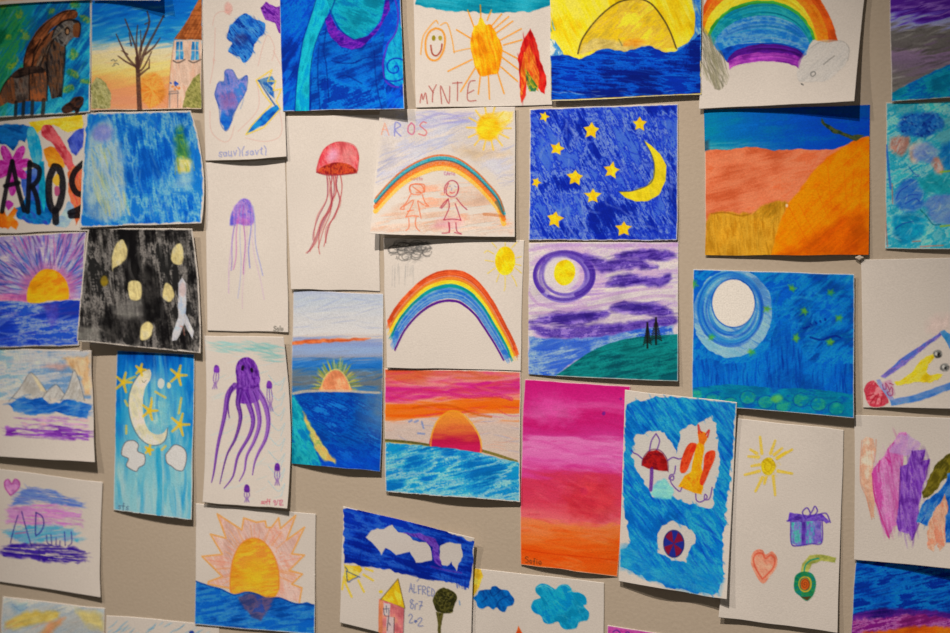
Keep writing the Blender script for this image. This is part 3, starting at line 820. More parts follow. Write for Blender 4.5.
# ---- loose blue wash
s = sheet('painting', 'loose blue wash with pale yellow ghostly shapes and a cut corner', 'painting',
          [86, 112.5, 191, 110.8, 201.4, 223, 79.8, 227.6], lift=(0, 9, 6, 2), base=1.8, bow=(0, 7, 0, -1), belly=2)
z = Z(0, 110)
s.part('painted_sky')
m = s.inset(1.6, 2.2)
s.wash(m, [(14, 90, 170), (40, 124, 190), (120, 170, 200), (30, 110, 182)], ang=80, L=30, W=8, k=2.6)
s.hatch(m, [(12, 80, 160), (150, 186, 205), (40, 120, 186)], 80, 130, 22, 2.4, .45, jit=22)
s.hatch(m * (s.Y > 185), [(30, 110, 186), (80, 150, 200)], 10, 40, 22, 1.6, .5)
s.wash(s.poly(z(350, 120, 380, 60, 430, 40, 470, 120, 490, 200, 495, 330, 480, 420, 400, 440, 340, 400, 335, 260), sm=True, rag=2, edge=6), [(120, 156, 186), (160, 180, 180), (176, 186, 176), (110, 150, 190)], ang=82, L=24, W=5, a=.85)
s.wash(s.ell(*z(405, 90)[0], 9, 9, rag=2, edge=6), [(120, 120, 186), (140, 130, 190)], a=.7)
s.hatch(s.poly(z(360, 140, 420, 130, 480, 260, 520, 420, 420, 420, 370, 330)), [(206, 196, 100), (196, 190, 140), (190, 196, 190)], 74, 60, 26, 1.8, .5)
s.part('yellow_light')
s.wash(s.poly(z(700, 80, 722, 70, 735, 110, 750, 200, 700, 195, 694, 140), sm=True, rag=2, edge=7), [(60, 120, 70), (110, 150, 60), (30, 110, 110)], ang=80, L=10, W=2, a=.9)
s.wash(s.poly(z(705, 195, 750, 195, 755, 245, 708, 245), sm=True, rag=1.5, edge=5), [(226, 206, 130), (210, 200, 150)], a=.95)
s.hatch(s.poly(z(690, 180, 760, 180, 775, 240, 690, 260)), [(190, 176, 60), (130, 150, 70)], 78, 14, 12, 1.2, .7)
s.wash(s.poly(z(705, 255, 760, 255, 755, 310, 700, 310), sm=True, rag=2, edge=7), [(140, 175, 190), (170, 188, 180)], a=.7)

# ---- sunburst over sea
s = sheet('painting', 'painting of an orange half sun with purple and blue rays bursting over a blue sea', 'painting',
          [-28, 237, 86.3, 232, 79, 345.6, -28, 348.5], lift=(0, 0, 1, 3), base=.7, belly=2)
z = Z(0, 220)
cx, cy = z(192, 290)[0]
s.part('painted_sky')
m = s.above(z(-200, 300, 0, 300, 100, 320, 270, 315, 345, 312)) * s.inset(1, 1)
s.wash(m, [(190, 170, 190), (160, 140, 186), (204, 184, 190)], ang=0, L=14, W=8, a=.9)
for k in range(420):
    th = math.radians(rng.uniform(172, 368)) + rng.normal() * .04
    r0 = rng.uniform(20, 66); L = rng.uniform(8, 24); a2 = th + rng.normal() * .16
    x0, y0 = cx + r0 * math.cos(th), cy + r0 * math.sin(th) * .95
    s.line([(x0, y0), (x0 + L * math.cos(a2), y0 + L * math.sin(a2))], rng.uniform(.9, 1.9), [(96, 50, 146), (60, 76, 160), (176, 80, 150), (20, 90, 160), (190, 190, 205), (196, 110, 160), (70, 44, 120), (130, 120, 190)][rng.integers(8)], .65, sm=False, mask=m, fade=True)
s.wash(s.ell(cx, cy - 3, 28, 26, rag=3, edge=8) * m, [(200, 100, 140), (190, 84, 140), (216, 140, 150)], a=.55)
s.wash(s.poly(z(-100, 295, 60, 290, 110, 300, 110, 325, -100, 315), rag=1.5, edge=2), [(196, 90, 150), (210, 130, 160)], a=.8)
s.part('painted_sun')
b = s.poly(z(110, 325, 108, 280, 130, 230, 165, 198, 200, 194, 240, 212, 265, 250, 274, 300, 262, 315, 200, 318, 150, 330), sm=True, rag=.6)
s.wash(b, [(226, 150, 30), (238, 176, 40), (222, 130, 36)], ang=-20, L=20, W=4); s.wash(b * np.clip((s.Y - z(0, 270)[0][1]) / 6, 0, 1), [(242, 190, 40)], a=.6)
s.part('painted_sea')
b = s.below(z(-200, 318, 0, 320, 100, 325, 160, 330, 262, 318, 345, 320), rag=.8) * s.inset(1.2, 1)
s.wash(b, [(34, 66, 170), (70, 100, 190), (150, 160, 205), (44, 84, 180)], ang=-8, L=26, W=4, k=2.8)
s.hatch(b, [(24, 60, 170), (90, 70, 150), (176, 186, 210), (30, 70, 180)], -8, 90, 20, 2.0, .5)
s.wash(s.poly(z(170, 335, 235, 330, 225, 400, 200, 430, 190, 380), rag=2, edge=4), [(110, 70, 150), (90, 80, 170)], ang=-8, L=10, W=2, a=.6)

# ---- black night with lights
s = sheet('painting', 'smudged black painting with yellow lamp spots and a small pale rocket figure', 'painting',
          [88, 227.5, 192, 229, 200.4, 353, 76.3, 341.2], lift=(0, 8, 7, 15), base=1.8, bow=(0, 3, 0, 0))
z = Z(0, 220)
s.part('black_night')
m = s.inset(1.2, 1.2)
s.wash(m, [(24, 22, 22), (60, 56, 52), (140, 130, 120), (40, 38, 36)], ang=84, L=34, W=9, k=2.6)
s.hatch(m, [(18, 16, 16), (56, 52, 48), (160, 150, 138), (30, 28, 26)], 86, 110, 22, 3.4, .45, jit=10)
s.wash(s.poly(z(480, 330, 560, 320, 570, 390, 500, 400, 450, 370), sm=True, rag=2, edge=5), [(150, 142, 130), (120, 112, 104)], a=.7)
s.wash(s.poly(z(310, 420, 400, 430, 400, 480, 305, 475), rag=2, edge=4), [(160, 152, 138), (120, 112, 102)], a=.7)
for p in (z(410, 400, 480, 385, 490, 460, 470, 480, 420, 470), z(500, 400, 560, 390, 550, 480, 510, 490), z(560, 200, 610, 190, 640, 330, 600, 420, 570, 380)):
    s.wash(s.poly(p, sm=True, rag=2, edge=6), [(20, 18, 18), (56, 52, 48)], ang=80, L=12, W=5, a=.8)
for p in (z(445, 200, 444, 140, 460, 95, 485, 78, 502, 110, 498, 150, 475, 175, 450, 190), z(678, 160, 685, 115, 710, 92, 724, 110, 724, 165, 705, 178), z(508, 255, 530, 240, 557, 250, 556, 310, 515, 312),
          z(645, 290, 655, 250, 680, 262, 690, 300, 675, 322, 650, 315), z(555, 470, 560, 420, 585, 402, 605, 420, 600, 455, 575, 475)):
    s.part('yellow_light')
    b = s.poly(p, sm=True, rag=.6, edge=1.4)
    s.wash(b, [(206, 184, 130), (222, 200, 140), (196, 180, 140)], ang=80, L=10, W=3)
s.part('yellow_light', label='small dull ochre light')
s.wash(s.ell(*z(413, 242)[0], 3.4, 5, rag=1, edge=2), [(150, 124, 40), (120, 100, 40)])
s.part('pale_rocket')
b = s.poly(z(705, 320, 705, 250, 722, 228, 735, 250, 738, 318, 735, 370, 768, 440, 762, 472, 745, 440, 730, 410, 718, 440, 700, 475, 680, 480, 685, 440, 705, 385), rag=.6)
s.wash(b, [(186, 180, 180), (204, 194, 186), (170, 176, 190)], ang=85, L=14, W=3); s.wash(s.ell(*z(722, 275)[0], 3.2, 7, edge=2), [(206, 176, 164)], a=.7); s.lines([z(712, 420, 724, 425, 730, 455)], 1.1, (180, 110, 90), .6)

# ---- faint violet jellyfish
s = sheet('drawing', 'tall white paper with one faint violet jellyfish', 'drawing',
          [205.3, 163, 285, 159.5, 288.3, 332, 207.2, 330.8], lift=(0, 0, 2, 1), base=.7)
z = Z(200, 110)
s.part('jellyfish_bell')
b = s.poly(z(120, 455, 124, 410, 145, 370, 175, 350, 200, 365, 213, 405, 212, 450, 180, 458, 150, 450), sm=True, edge=1.6)
s.wash(b, [(150, 120, 190), (180, 140, 196), (120, 104, 190), (176, 116, 176)], ang=70, L=10, W=4); s.wash(s.poly(z(120, 455, 124, 420, 140, 420, 140, 456), edge=3), [(90, 90, 190)], a=.7)
s.wash(s.ell(*z(170, 440)[0], 9, 4, edge=5) * b, [(190, 110, 170)], a=.6)
bid = s.cur
z = Z(190, 240)
for i, (x0, x1, x2, y2, c, a) in enumerate(((172, 168, 150, 210, (200, 160, 190), .6), (180, 176, 158, 120, (140, 110, 180), .7), (195, 190, 170, 115, (190, 110, 170), .7), (205, 200, 192, 230, (160, 160, 200), .45), (215, 212, 216, 135, (170, 90, 160), .75),
                                     (228, 218, 210, 270, (206, 170, 180), .5), (236, 240, 235, 110, (110, 110, 190), .7), (245, 262, 283, 140, (150, 150, 205), .7), (240, 250, 290, 235, (206, 170, 190), .5))):
    s.part('tentacle', under=bid)
    y0 = -135
    pts = []
    for k in range(8):
        f = k / 7
        x = (1 - f) ** 2 * x0 + 2 * f * (1 - f) * x1 + f * f * x2 + 5 * math.sin(f * 7 + i)
        pts.append((190 + x / 3.958, 240 + (y0 + (y2 - y0) * f) / 3.958))
    s.line(pts, 1.1, c, a)
s.part('written_name')
s.text('Salu', 273.8, 330.5, 4.4, .8, (80, 76, 66), .8, wide=.8, sp=.2)

# ---- red jellyfish
s = sheet('drawing', 'tall white paper with a red jellyfish trailing long tentacles', 'drawing',
          [286.5, 116.5, 380, 114.5, 379.6, 291, 290.8, 289.3], lift=(0, 0, 0, 3), base=.9, bow=(0, 0, 0, -1.3))
z = Z(200, 110)
s.part('jellyfish_bell')
b = s.poly(z(462, 245, 468, 205, 490, 155, 530, 130, 570, 128, 610, 142, 628, 180, 625, 225, 618, 248, 560, 255, 505, 256), sm=True, rag=.4)
s.wash(b, [(206, 90, 90), (216, 120, 116), (196, 70, 76)], ang=70, L=12, W=3)
s.wash(s.ell(*z(525, 180)[0], 5, 7, .5, edge=6) * b, [(226, 170, 186)], a=.75); s.wash(s.ell(*z(590, 185)[0], 7, 9, edge=7) * b, [(224, 150, 140)], a=.6)
u = s.poly(z(468, 243, 490, 222, 530, 208, 575, 210, 605, 225, 620, 245, 560, 254, 505, 254), sm=True, rag=.3); s.wash(u, [(150, 40, 40), (200, 90, 50), (170, 50, 46)], ang=88, L=6, W=1.5)
s.lines([z(462, 246, 505, 257, 560, 256, 620, 248)], 1.4, (130, 30, 36), .8); s.lines([z(462, 245, 470, 200, 492, 155, 530, 130, 572, 127, 612, 142, 628, 182, 624, 240)], .9, (180, 60, 60), .6)
bid = s.cur
for i, p in enumerate((z(502, 258, 505, 310, 500, 360, 470, 420, 450, 480, 447, 515), z(510, 258, 522, 330, 515, 390, 478, 450, 470, 535, 474, 570), z(522, 258, 518, 320, 522, 380, 490, 440, 452, 530, 425, 566),
                       z(535, 258, 540, 320, 522, 360, 515, 410, 490, 470, 468, 545), z(545, 258, 540, 300, 552, 360, 530, 420, 505, 470, 498, 525), z(556, 258, 562, 300, 556, 350, 535, 420, 515, 450, 490, 540), z(528, 258, 530, 330, 505, 400, 485, 440, 455, 510, 430, 560))):
    s.part('tentacle', under=bid)
    s.line(p, .9, (170, 56, 56) if i % 2 else (140, 44, 66), .85, taper=(1.1, .7))
    if i % 2 == 0:
        s.line([(x + 1.6 * math.sin(j * 1.7 + i), y) for j, (x, y) in enumerate(p)], .8, (190, 90, 80), .7)

# ---- AROS with two girls under a rainbow
s = sheet('drawing', 'drawing of two stick girls under a rainbow with a yellow sun and the word AROS', 'drawing',
          [380, 110, 515.2, 107, 514.8, 237.2, 369.8, 234], lift=(2, 2, 4, 15), base=1.8)
z = Z(370, 100)
s.part('blue_sky_strokes')
b = s.poly(z(40, 200, 250, 140, 330, 60, 420, 40, 420, 100, 330, 180, 230, 215, 130, 290, 20, 340))
s.hatch(b, [(140, 146, 190), (166, 168, 196), (110, 120, 180)], -22, 64, 30, 1.2, .42)
b3 = s.poly(z(60, 60, 420, 60, 570, 230, 570, 330, 300, 190, 30, 340), rag=4, edge=8); s.wash(b3, [(196, 184, 184), (206, 190, 176), (180, 176, 190)], ang=-20, L=30, W=5, a=.55)
s.hatch(s.poly(z(180, 40, 420, 40, 400, 90, 180, 120)), [(170, 170, 205), (150, 140, 196)], -6, 40, 30, 1.6, .4)
s.hatch(s.poly(z(440, 200, 570, 150, 570, 380, 520, 360)), [(170, 165, 185), (190, 180, 180)], -15, 20, 16, 1.4, .4)
s.part('orange_haze')
s.wash(s.poly(z(0, 500, 60, 450, 200, 330, 400, 320, 520, 430, 560, 480, 560, 520, 0, 525), rag=4, edge=8), [(222, 170, 136), (220, 190, 166), (214, 146, 110)], ang=-8, L=34, W=5, a=.62, dry=.25)
s.part('ochre_haze')
s.wash(s.poly(z(330, 190, 480, 190, 560, 215, 420, 240), rag=3, edge=8), [(214, 170, 110)], a=.4)
s.part('painted_rainbow')
c = lambda d: [(370 + x / 3.958, 100 + (y + d) / 3.958) for x, y in ((22, 400), (70, 345), (130, 290), (200, 250), (270, 230), (340, 240), (410, 285), (470, 345), (510, 395), (530, 450))]
for d, w, col, a in ((40, 5, (238, 176, 40), .75), (22, 4.4, (214, 100, 30), .9), (9, 1.8, (150, 60, 26), .8), (0, 3.6, (36, 150, 160), .95), (-11, 1.7, (200, 90, 34), .9), (8, 1, (40, 80, 90), .6), (30, 1.2, (226, 140, 40), .7)):
    s.line(c(d), w, col, a, grain=.4)
s.line(z(452, 452, 490, 455, 530, 460), 3, (190, 110, 60), .6); s.line(z(500, 405, 525, 445), 3, (80, 110, 100), .7)
s.part('painted_sun')
b = s.ell(*z(470, 110)[0], 12.5, 12.5, rag=3, edge=3.5); s.wash(b, [(238, 176, 30), (240, 190, 50)], ang=10, L=12, W=3)
s.wash(s.poly(z(430, 60, 520, 50, 565, 45, 560, 90, 520, 110, 500, 80), rag=2, edge=3), [(236, 196, 80), (240, 206, 120)], ang=-20, L=14, W=3, a=.8)
for a in range(0, 360, 26):
    t = math.radians(a); x, y = z(470, 112)[0]
    s.line([(x + 12 * math.cos(t), y + 12 * math.sin(t)), (x + 22 * math.cos(t), y + 22 * math.sin(t))], 1.8, (238, 190, 60), .75, sm=False)
s.part('written_word')
for ch, x, y, h, col in (('A', 45, 138, 12.5, (220, 150, 120)), ('R', 98, 140, 12, (110, 110, 180)), ('O', 150, 138, 12, (196, 70, 110)), ('S', 196, 142, 14, (206, 90, 90))):
    s.text(ch, *z(x, y)[0], h, 1.2, col, .75)
z = Z(380, 160, 7.31)
G1 = (214, 100, 60)
s.part('stick_girl', label='girl in orange crayon')
s.lines([z(232, 250, 215, 215, 230, 185, 265, 175, 310, 190, 320, 230, 290, 250, 250, 252, 232, 245), z(225, 225, 215, 200, 235, 178, 320, 180, 325, 235), z(225, 250, 190, 315, 150, 355, 175, 360, 175, 345), z(235, 295, 175, 340),
         z(245, 295, 235, 330, 190, 415), z(190, 416, 240, 408, 280, 412), z(275, 300, 285, 350, 300, 425), z(310, 255, 330, 310, 355, 335, 330, 335), z(280, 300, 318, 328), z(210, 425, 212, 490, 190, 515), z(265, 418, 258, 460, 270, 500, 290, 518), z(200, 375, 245, 365), z(240, 195, 300, 240), z(265, 240, 300, 236)], 1.0, G1, .8)
s.part('stick_girl', label='girl in dark red crayon with a pink skirt hem')
G2 = (164, 50, 70)
s.wash(s.poly(z(380, 490, 430, 440, 500, 425, 600, 440, 590, 480, 480, 500), rag=2, edge=8), [(226, 140, 160), (220, 170, 170)], a=.5)
s.lines([z(485, 220, 488, 250, 515, 268, 550, 262, 570, 230, 572, 195), z(472, 240, 475, 195, 500, 160, 530, 150, 560, 165, 575, 200, 566, 240), z(482, 215, 500, 170), z(500, 285, 470, 310, 440, 350), z(496, 290, 478, 320, 450, 352),
         z(560, 280, 600, 330, 635, 362), z(500, 290, 505, 350, 468, 435), z(550, 320, 575, 390, 590, 440), z(465, 438, 530, 432, 592, 440), z(500, 455, 505, 525, 455, 535), z(508, 460, 508, 530), z(555, 460, 562, 520, 595, 540, 545, 530)], 1.05, G2, .85)
s.lines([z(512, 236, 530, 242, 545, 234)], 1, (200, 60, 70), .8); s.lines([z(505, 195, 515, 190), z(545, 190, 555, 196), z(525, 205, 522, 222)], .8, (120, 110, 150), .6)
s.part('written_names')
s.text('ouvita', *z(225, 145)[0], 3, .7, (170, 90, 90), .6, wide=.9); s.text('CArla', *z(468, 110)[0], 3.2, .7, (170, 80, 120), .65, wide=.9)

# ---- blue night with stars and crescent
s = sheet('painting', 'bright blue night painting with yellow stars and a large yellow crescent moon', 'painting',
          [529.8, 109, 678.3, 103.8, 677.6, 240.5, 528.8, 240.3], lift=(0, 0, 2, 1), base=.9)
z = Z(510, 95)
s.part('painted_sky')
m = s.inset(.9, .8)
s.wash(m, [(16, 40, 146), (34, 66, 170), (120, 140, 200), (24, 52, 160), (70, 100, 190)], ang=62, L=26, W=5, k=2.5)
s.hatch(m, [(14, 34, 140), (160, 172, 210), (24, 54, 166), (18, 44, 156)], 60, 190, 22, 2.0, .45, jit=38, bend=.12)
s.hatch(m * (s.X > 650), [(20, 44, 160), (150, 164, 210)], 86, 40, 26, 1.4, .5); s.hatch(m * (s.Y > 222), [(20, 44, 160)], 2, 30, 40, 2, .5); s.hatch(m * (s.Y < 125), [(20, 44, 160)], -4, 25, 30, 2, .45)
s.hatch(s.poly(z(200, 380, 350, 360, 300, 560, 180, 560)), [(150, 164, 205), (110, 134, 200)], 78, 40, 22, 1.5, .45)
s.hatch(s.ell(*z(500, 340)[0], 40, 36) * m, [(16, 36, 140), (40, 60, 170)], 30, 60, 30, 1.4, .5, jit=25, bend=.2)


def star(cx, cy, r, rot=0.0, q=.45):
    return [(cx + (r if i % 2 == 0 else r * q) * math.sin(rot + i * PI / 5) * rng.uniform(.88, 1.1), cy - (r if i % 2 == 0 else r * q) * math.cos(rot + i * PI / 5) * rng.uniform(.88, 1.1)) for i in range(10)]


for x, y, r, ro in ((135, 85, 5, .3), (322, 140, 8.2, .1), (187, 212, 7.4, .25), (513, 115, 7.6, 0), (402, 298, 8.2, .2), (258, 327, 8.4, .1), (327, 400, 8, 0), (103, 345, 5, .4), (177, 492, 8.4, .15), (450, 530, 8, 0)):
    s.part('yellow_star')
    c = z(x, y)[0]
    b = s.poly(star(*c, r * 1.06, ro, .52), rag=.5); s.wash(b, [(240, 190, 30), (244, 200, 50), (228, 170, 30)], ang=60, L=6, W=2)
s.part('crescent_moon')
b = s.poly(z(530, 180, 560, 200, 595, 235, 620, 280, 616, 340, 590, 395, 545, 420, 500, 422, 455, 405, 430, 382, 480, 380, 540, 360, 565, 330, 570, 270, 555, 225), rag=.4)
s.wash(b, [(222, 196, 40), (236, 206, 50), (206, 186, 50)], ang=70, L=22, W=4); s.lines([z(530, 182, 555, 225, 570, 270, 567, 330, 540, 360, 480, 380, 430, 382)], 1.1, (20, 34, 110), .7)

# ---- orange desert
s = sheet('painting', 'painting of orange and ochre dunes beneath a band of blue sky', 'painting',
          [704.2, 110, 870, 105.2, 868.6, 254.8, 704.6, 255.2], lift=(0, 0, 3, 1), base=.8, bow=(0, 0, 0, 1), belly=2, wave=1.5)
z = Z(690, 95)
s.part('coral_ground')
m = s.inset(.4, .3)
s.wash(m, [(204, 100, 60), (218, 122, 82), (222, 134, 94), (212, 112, 70)], ang=-14, L=34, W=9, k=1.5, pool=.06)
s.hatch(m * (s.X > 770) * (s.Y < 200), [(226, 150, 110), (200, 90, 50)], -40, 40, 26, 1.6, .35)
s.part('blue_sky')
b = s.above(z(40, 220, 60, 218, 160, 214, 250, 205, 330, 218, 430, 214, 500, 216, 560, 214, 610, 200, 650, 180, 700, 165, 720, 165), rag=1)
s.wash(b, [(14, 120, 150), (16, 96, 160), (14, 72, 160), (18, 84, 176)], ang=-6, L=50, W=9)
xm = np.clip((s.X - 715) / 130, 0, 1); s.put(b * (1 - xm) * .7, (16, 136, 160)); s.put(b * xm * .6, (8, 70, 180)); s.put(b * np.clip((s.Y - 138) / 10, 0, 1) * np.clip((800 - s.X) / 60, 0, 1) * s.streak(-4, 20, 2, 3, 2.6), (130, 180, 172), .6)
s.wash(s.poly(z(55, 185, 75, 180, 75, 220, 55, 220), rag=1, edge=3), [(60, 70, 80)], a=.7)
s.part('ochre_dune')
b = s.poly(z(55, 640, 60, 520, 80, 470, 130, 462, 240, 470, 290, 430, 360, 418, 390, 430, 360, 500, 350, 640), rag=2, edge=3)
s.wash(b, [(200, 140, 36), (216, 160, 54), (186, 126, 30)], ang=86, L=16, W=2.5, k=1.6); s.hatch(b, [(150, 100, 20), (216, 170, 70)], 86, 90, 18, .8, .4)
s.hatch(s.poly(z(240, 470, 300, 430, 380, 420, 370, 450, 330, 510, 260, 490)), [(170, 120, 30), (150, 110, 30)], -50, 40, 12, 1, .6); s.line(z(85, 470, 140, 465, 200, 478, 240, 470), 1.5, (150, 96, 20), .6)
s.part('orange_dune')
b = s.poly(z(320, 640, 345, 540, 385, 430, 440, 370, 490, 300, 545, 245, 610, 205, 660, 175, 720, 160, 720, 640), rag=1, edge=2)
s.wash(b, [(216, 104, 4), (230, 128, 10), (236, 144, 20), (220, 112, 6)], ang=-45, L=44, W=12, k=1.5, pool=.05); s.wash(s.poly(z(450, 590, 620, 470, 700, 460, 720, 640, 320, 640), rag=3, edge=8) * b, [(190, 78, 10), (206, 92, 10)], ang=-40, L=26, W=4, a=.7)
for p in ((390, 440, 470, 590), (545, 280, 560, 450), (500, 370, 540, 470), (650, 290, 640, 400), (680, 300, 670, 470), (470, 590, 600, 480), (480, 590, 660, 500), (430, 430, 500, 560), (610, 300, 620, 430)):
    s.line(z(*p), .9, (196, 98, 10), .5, sm=False)
s.put(s.ell(*z(383, 438)[0], 1.4, 1.6), (226, 190, 150))
s.part('dark_branch')
b = s.poly(z(520, 92, 535, 110, 580, 135, 640, 158, 690, 160, 660, 185, 610, 165, 560, 145, 518, 112), rag=1.2); s.wash(b, [(40, 60, 40), (90, 90, 40), (60, 70, 50)], ang=20, L=10, W=2, a=.95)

# ---- turquoise and coral patches
s = sheet('painting', 'painting of mottled turquoise, blue and coral patches on an upright paper', 'painting',
          [886.3, 102.8, 1010, 99, 1008, 249.5, 885.2, 248.8], lift=(0, 0, 4, 1), base=.8, belly=2)
z = Z(880, 95)
s.part('turquoise_ground')
s.wash(s.inset(.6, .5), [(110, 186, 190), (40, 160, 176), (150, 196, 196), (70, 176, 180)], ang=-30, L=20, W=8, k=2.4)
for cs, p, nm in (([(196, 130, 110), (206, 150, 126)], z(40, 175, 115, 170, 90, 235, 45, 220), 'coral_patch'), ([(206, 160, 140), (216, 190, 170)], z(110, 205, 160, 180, 190, 210, 150, 260, 120, 250), 'coral_patch'), ([(20, 70, 160), (40, 110, 180), (20, 90, 160)], z(72, 120, 85, 90, 130, 72, 190, 70, 235, 85, 250, 130, 215, 150, 170, 165, 110, 160, 80, 145), 'dark_blue_cloud'),
                  ([(110, 140, 200), (140, 160, 206)], z(130, 220, 190, 185, 230, 230, 200, 265, 150, 260), 'pale_blue_patch'), ([(40, 100, 186), (70, 120, 196), (60, 110, 190)], z(62, 430, 70, 370, 110, 335, 150, 345, 172, 400, 160, 450, 105, 465), 'blue_shell'),
                  ([(10, 120, 160), (24, 150, 176)], z(50, 520, 65, 480, 120, 470, 165, 480, 185, 510, 160, 560, 110, 590, 75, 580), 'teal_shell'), ([(100, 130, 200), (130, 150, 206)], z(180, 430, 240, 390, 300, 400, 300, 500, 220, 510), 'pale_blue_patch'),
                  ([(30, 150, 160), (60, 170, 170)], z(150, 350, 210, 310, 300, 320, 300, 380, 200, 390), 'teal_patch'), ([(206, 130, 110), (220, 170, 150)], z(205, 270, 225, 245, 250, 265, 245, 310, 225, 305), 'coral_patch'), ([(14, 100, 170), (30, 130, 180)], z(240, 210, 290, 190, 300, 290, 255, 290), 'blue_patch')):
    s.part(nm)
    s.wash(s.poly(p, sm=True, rag=2.4, edge=4.5), cs, ang=-40, L=10, W=3, a=.85)
    s.hatch(s.poly(p, sm=True), cs + [(190, 205, 200)], -40 + rng.uniform(-40, 60), 24, 8, 1.5, .5, jit=30, clip=False)
s.dots(s.poly(z(72, 120, 85, 90, 130, 72, 190, 70, 235, 85, 250, 130, 215, 150, 170, 165, 110, 160, 80, 145), sm=True), [(10, 40, 120), (90, 150, 200)], 60, 1.6, .6)
s.part('ink_lines')
s.lines([z(65, 410, 80, 380, 110, 360), z(95, 410, 120, 395, 150, 395), z(100, 430, 140, 410, 155, 420), z(60, 530, 90, 510, 130, 500)], 1, (30, 60, 150), .7)
s.lines([z(160, 455, 185, 480, 210, 512, 240, 512)], 1.3, (20, 110, 120), .8); s.lines([z(20, 430, 24, 520, 30, 600), z(48, 350, 50, 430)], 1.4, (206, 100, 80), .6); s.lines([z(25, 200, 35, 300, 42, 370)], 2.4, (40, 90, 180), .7)
s.hatch(s.poly(z(45, 175, 110, 170, 90, 235, 50, 230)), [(170, 90, 80)], -60, 14, 10, .9, .5); s.lines([z(240, 305, 280, 300), z(240, 520, 280, 515)], 2, (170, 190, 50), .8); s.lines([z(130, 580, 160, 578), z(160, 600, 250, 595)], 1.4, (220, 120, 90), .7)
s.lines([z(115, 285, 135, 310, 155, 320, 130, 325)], .9, (40, 70, 150), .7)
# ---- bottle lying tilted
s = sheet('drawing', 'white paper with a tilted bottle drawing holding yellow shapes and a pink cap', 'drawing',
          [861.6, 260, 1000, 256, 998, 409.5, 863, 407.4], lift=(0, 0, 5, 0), base=1.0, belly=3)
z = Z(850, 320, 6.33)
s.part('pink_haze'); s.wash(s.ell(939, 325, 14, 9, -.5, rag=3, edge=8), [(226, 190, 176)], a=.45); s.none()
s.part('bottle_outline')
s.wash(s.poly(z(192, 360, 330, 240, 450, 160, 570, 78, 580, 95, 470, 180, 350, 280, 220, 370), rag=.7), [(110, 110, 180), (150, 120, 180), (90, 110, 190)], ang=-36, L=20, W=2)
s.wash(s.poly(z(570, 78, 600, 65, 640, 95, 700, 180, 700, 250, 640, 190), rag=.8), [(70, 150, 196), (110, 140, 196)], ang=55, L=14, W=2)
s.wash(s.poly(z(250, 505, 420, 470, 700, 370, 700, 415, 450, 510, 262, 545), rag=.7), [(80, 130, 196), (100, 140, 200), (120, 140, 196)], ang=-16, L=24, W=2.5)
s.wash(s.poly(z(165, 380, 190, 375, 280, 500, 250, 508, 200, 450), rag=.6), [(170, 160, 200), (120, 140, 190)], a=.8)
s.part('bottle_neck')
s.wash(s.poly(z(200, 395, 260, 375, 285, 470, 250, 500), rag=1, edge=2), [(200, 150, 170), (190, 120, 150)], a=.6)
s.lines([z(205, 410, 215, 440, 230, 430, 225, 400, 240, 420, 250, 450, 235, 460, 250, 480, 270, 470, 268, 445), z(250, 400, 275, 410), z(255, 440, 262, 425, 272, 440)], .9, (150, 40, 80), .8)
s.part('bottle_cap')
b = s.poly(z(92, 445, 100, 410, 135, 388, 165, 395, 245, 505, 230, 530, 195, 550, 130, 545, 100, 500), sm=True, rag=.8); s.wash(b, [(206, 90, 100), (196, 60, 76), (216, 130, 130)], ang=-50, L=14, W=3)
s.lines([z(110, 480, 150, 470), z(130, 525, 165, 480), z(160, 530, 180, 470), z(195, 535, 200, 500)], 1.1, (150, 30, 40), .7)
s.part('yellow_shape')
b = s.poly(z(278, 395, 340, 370, 400, 320, 450, 255, 500, 220, 525, 210, 540, 235, 495, 280, 485, 330, 510, 350, 560, 340, 590, 345, 560, 380, 500, 395, 440, 390, 380, 405, 290, 415), rag=1.2)
s.wash(b, [(236, 200, 40), (240, 210, 90), (226, 190, 40)], ang=-35, L=12, W=3)
for p in ((555, 215), (600, 300)):
    s.part('grey_eye')
    c = z(*p)[0]
    s.wash(s.ell(*c, 4.6, 4.2, rag=.8, edge=1.5), [(90, 86, 80), (150, 144, 134), (60, 56, 52)], L=4, W=2); s.put(s.ell(c[0] - 1.5, c[1] - .3, 1.6, 1.8), (200, 190, 176)); s.put(s.ell(c[0] + .6, c[1] + .4, 1.1, 1.2), (40, 38, 36))

# ---- blue landscape with a white moon
s = sheet('painting', 'painting of a white full moon in blue swirling sky above green dotted ground', 'painting',
          [693.3, 269, 854.2, 274.4, 853.5, 418, 692, 404], lift=(0, 3, 8, 2), base=1.0, belly=3.5)
z = Z(710, 240)
s.part('painted_sky')
m = s.inset(.7, .5)
s.wash(m, [(10, 84, 160), (14, 110, 180), (30, 130, 186), (12, 90, 170)], ang=-40, L=22, W=5, k=2.4)
s.hatch(m * (s.X > 760) * (s.Y < 345), [(10, 60, 140), (60, 160, 196), (20, 130, 160), (14, 90, 180)], -25, 170, 18, 2.2, .5, jit=28, bend=.15)
vm = m * s.below(z(-80, 480, 0, 470, 60, 490, 160, 478, 220, 440, 265, 330, 300, 310, 350, 400, 400, 480, 560, 490))
s.wash(vm, [(10, 80, 160), (14, 110, 180)], ang=88, L=22, W=2.5, a=.7); s.hatch(vm, [(8, 44, 130), (30, 130, 190), (8, 60, 150)], 88, 160, 20, 1.3, .6, jit=5)
s.hatch(m * (s.X < 715) * (s.Y > 330), [(10, 60, 150), (40, 140, 196)], 80, 30, 20, 1.4, .4)
s.part('moon_halo')
hc = z(95, 285)[0]
b = s.ell(hc[0] - 1.5, hc[1] + 1, 39.5, 45, .2, rag=1.2) * m
s.wash(b, [(100, 150, 196), (150, 180, 205), (126, 166, 200)], ang=30, L=18, W=4)
mc = z(95, 250)[0]
